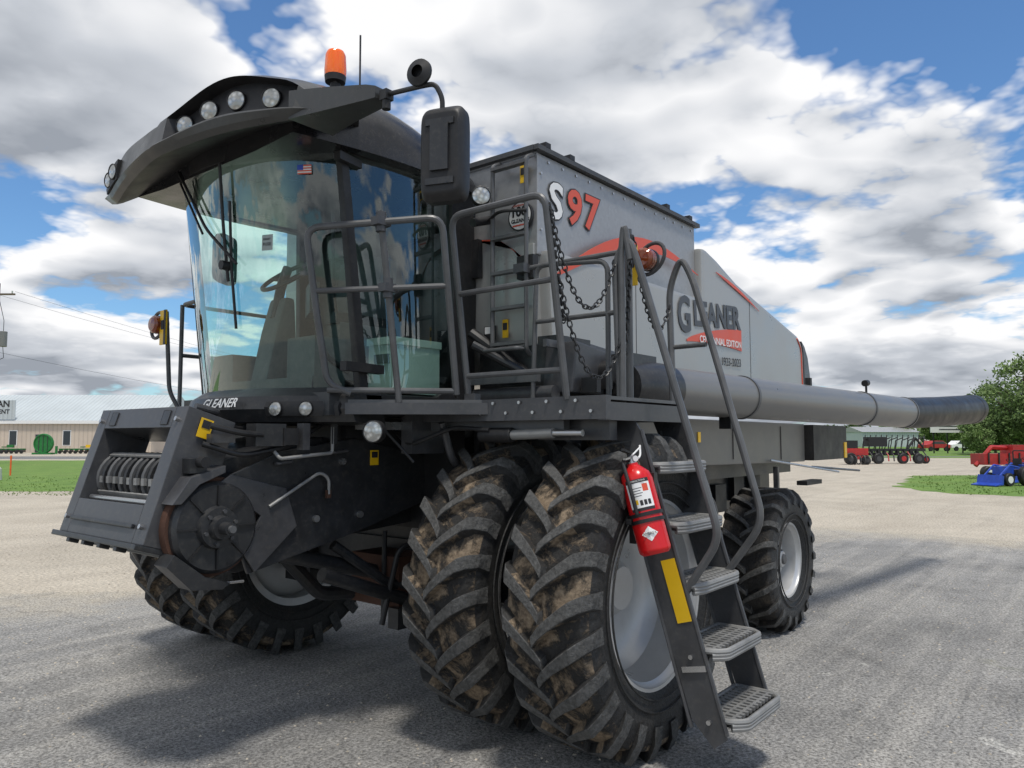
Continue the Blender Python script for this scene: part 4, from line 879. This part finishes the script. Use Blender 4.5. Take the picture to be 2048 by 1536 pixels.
for x,hh in((-1.5,DARK),(.4,REDM),(1.6,DARK)): wheel_s(b,x,-.6,.38,h=hh)
wheel_s(b,2.4,-.2,.3)
o=b.done('seeding_implement',label='black folding seeding implement with red parts on gravel',cat='farm implement');place_bg(o,56,28,.1)
b=B();b.box((0,0,.9),(1.6,.8,.5),REDM,bev=.08);b.box((-.3,0,1.4),(.8,.7,.6),BLACK,bev=.05);wheel_s(b,-.5,-.45,.42,h=DARK);wheel_s(b,.6,-.45,.3,h=DARK)
for i in range(5): b.torus((-.6+i*.3,-.6,.35),(1,.2,0),.3,.04,DARK,16,6)
o=b.done('disc_harrow',label='red disc harrow parked on the gravel',cat='farm implement');place_bg(o,54,24.3)
b=B();b.box((0,0,1.6),(14,8,3.2),ROOFW);b.prism([(-4.4,3.2),(0,4.4),(4.4,3.2)],'X',-7.2,7.2,BODY);o=b.done('distant_shed',label='low pale metal shed beyond the field',cat='shed');place_bg(o,170,82,.2)
def parked(d,l,m,rot=0):
    b=B();b.prism([(-2.2,.45),(-2.2,.95),(-1.4,1.05),(-.8,1.5),(.9,1.5),(1.5,1.05),(2.2,.95),(2.2,.45)],'Y',-.85,.85,m,.08);b.prism([(-1.25,1.05),(-.75,1.42),(.85,1.42),(1.35,1.05)],'Y',-.87,.87,WINM)
    for x in(-1.4,1.4):
        for y in(-.8,.8): b.cyl((x,y-.1,.35),(x,y+.1,.35),.35,BLACK,n=16)
    o=b.done('parked_car',label='car parked far off beside the field',cat='car',group='parked cars far away');place_bg(o,d,l,rot)
parked(112,66,WHITE,.2);parked(114,71,DARK,.1);parked(110,61,REDM,.3)
# blue compact tractor with loader
b=B();b.box((.3,0,.75),(.95,.42,.38),BLUE,bev=.08);b.box((-.5,0,.62),(.7,.5,.3),DARK2,bev=.04);b.box((-.55,0,.98),(.35,.4,.1),BLACK,bev=.03);b.box((-.72,0,1.15),(.1,.38,.35),BLACK,bev=.03)
b.box((-.75,0,1.0),(.5,.95,.06),BLUE,bev=.02)
for y in(-.5,.5): b.cyl((-.6,y-.14,.48),(-.6,y+.14,.48),.48,BLACK,n=24,bev=.04);b.cyl((-.6,y-.15,.48),(-.6,y+.15,.48),.26,WHITE,n=20);b.cyl((.6,y-.1,.32),(.6,y+.1,.32),.32,BLACK,n=24,bev=.03);b.cyl((.6,y-.11,.32),(.6,y+.11,.32),.17,WHITE,n=20)
b.tube([(0,.0,.95),(-.15,0,1.2)],.02,BLACK);b.torus((-.17,0,1.22),(-.5,0,.8),.15,.015,BLACK)
for y in(-.4,.4): b.tube([(-.2,y,.9),(.4,y,1.0),(1.2,y,.4)],.05,BLUE,6)
b.prism([(1.15,.08),(1.1,.5),(1.2,.55),(1.3,.15),(1.7,.08),(1.7,.03)],'Y',-.65,.65,BLUE,.01);b.tube([(-.9,-.35,.9),(-.9,-.35,1.7),(-.9,.35,1.7),(-.9,.35,.9)],.03,BLACK)
o=b.done('compact_tractor',label='blue compact tractor with front loader bucket',cat='tractor');place_bg(o,30,19.5,math.pi+.35)
o2=o.copy();COL.objects.link(o2);place_bg(o2,32,21.5,math.pi+.35)
for t in(o,o2): t['group']='blue compact tractors in a row';t.scale=(.8,.8,.8)
b=B();b.box((0,0,.9),(2.6,.9,.5),REDM,bev=.08);b.tube([(-1.4,0,.6),(-.6,0,1.45),(1.2,0,1.35)],.10,REDM,8);b.box((.6,0,1.3),(.9,.8,.5),REDM,bev=.06)
for x in(-1.2,-.4,.5,1.2): wheel_s(b,x,-.5,.3,h=WHITE)
for i in range(5): b.box((-1.1+i*.5,-.48,.95),(.06,.04,.5),INK)
o=b.done('red_implement',label='bright red hay implement behind the blue tractors',cat='farm implement');place_bg(o,35,22.6,.1)
for o in bpy.data.objects:
    if '_o' in o: del o['_o']
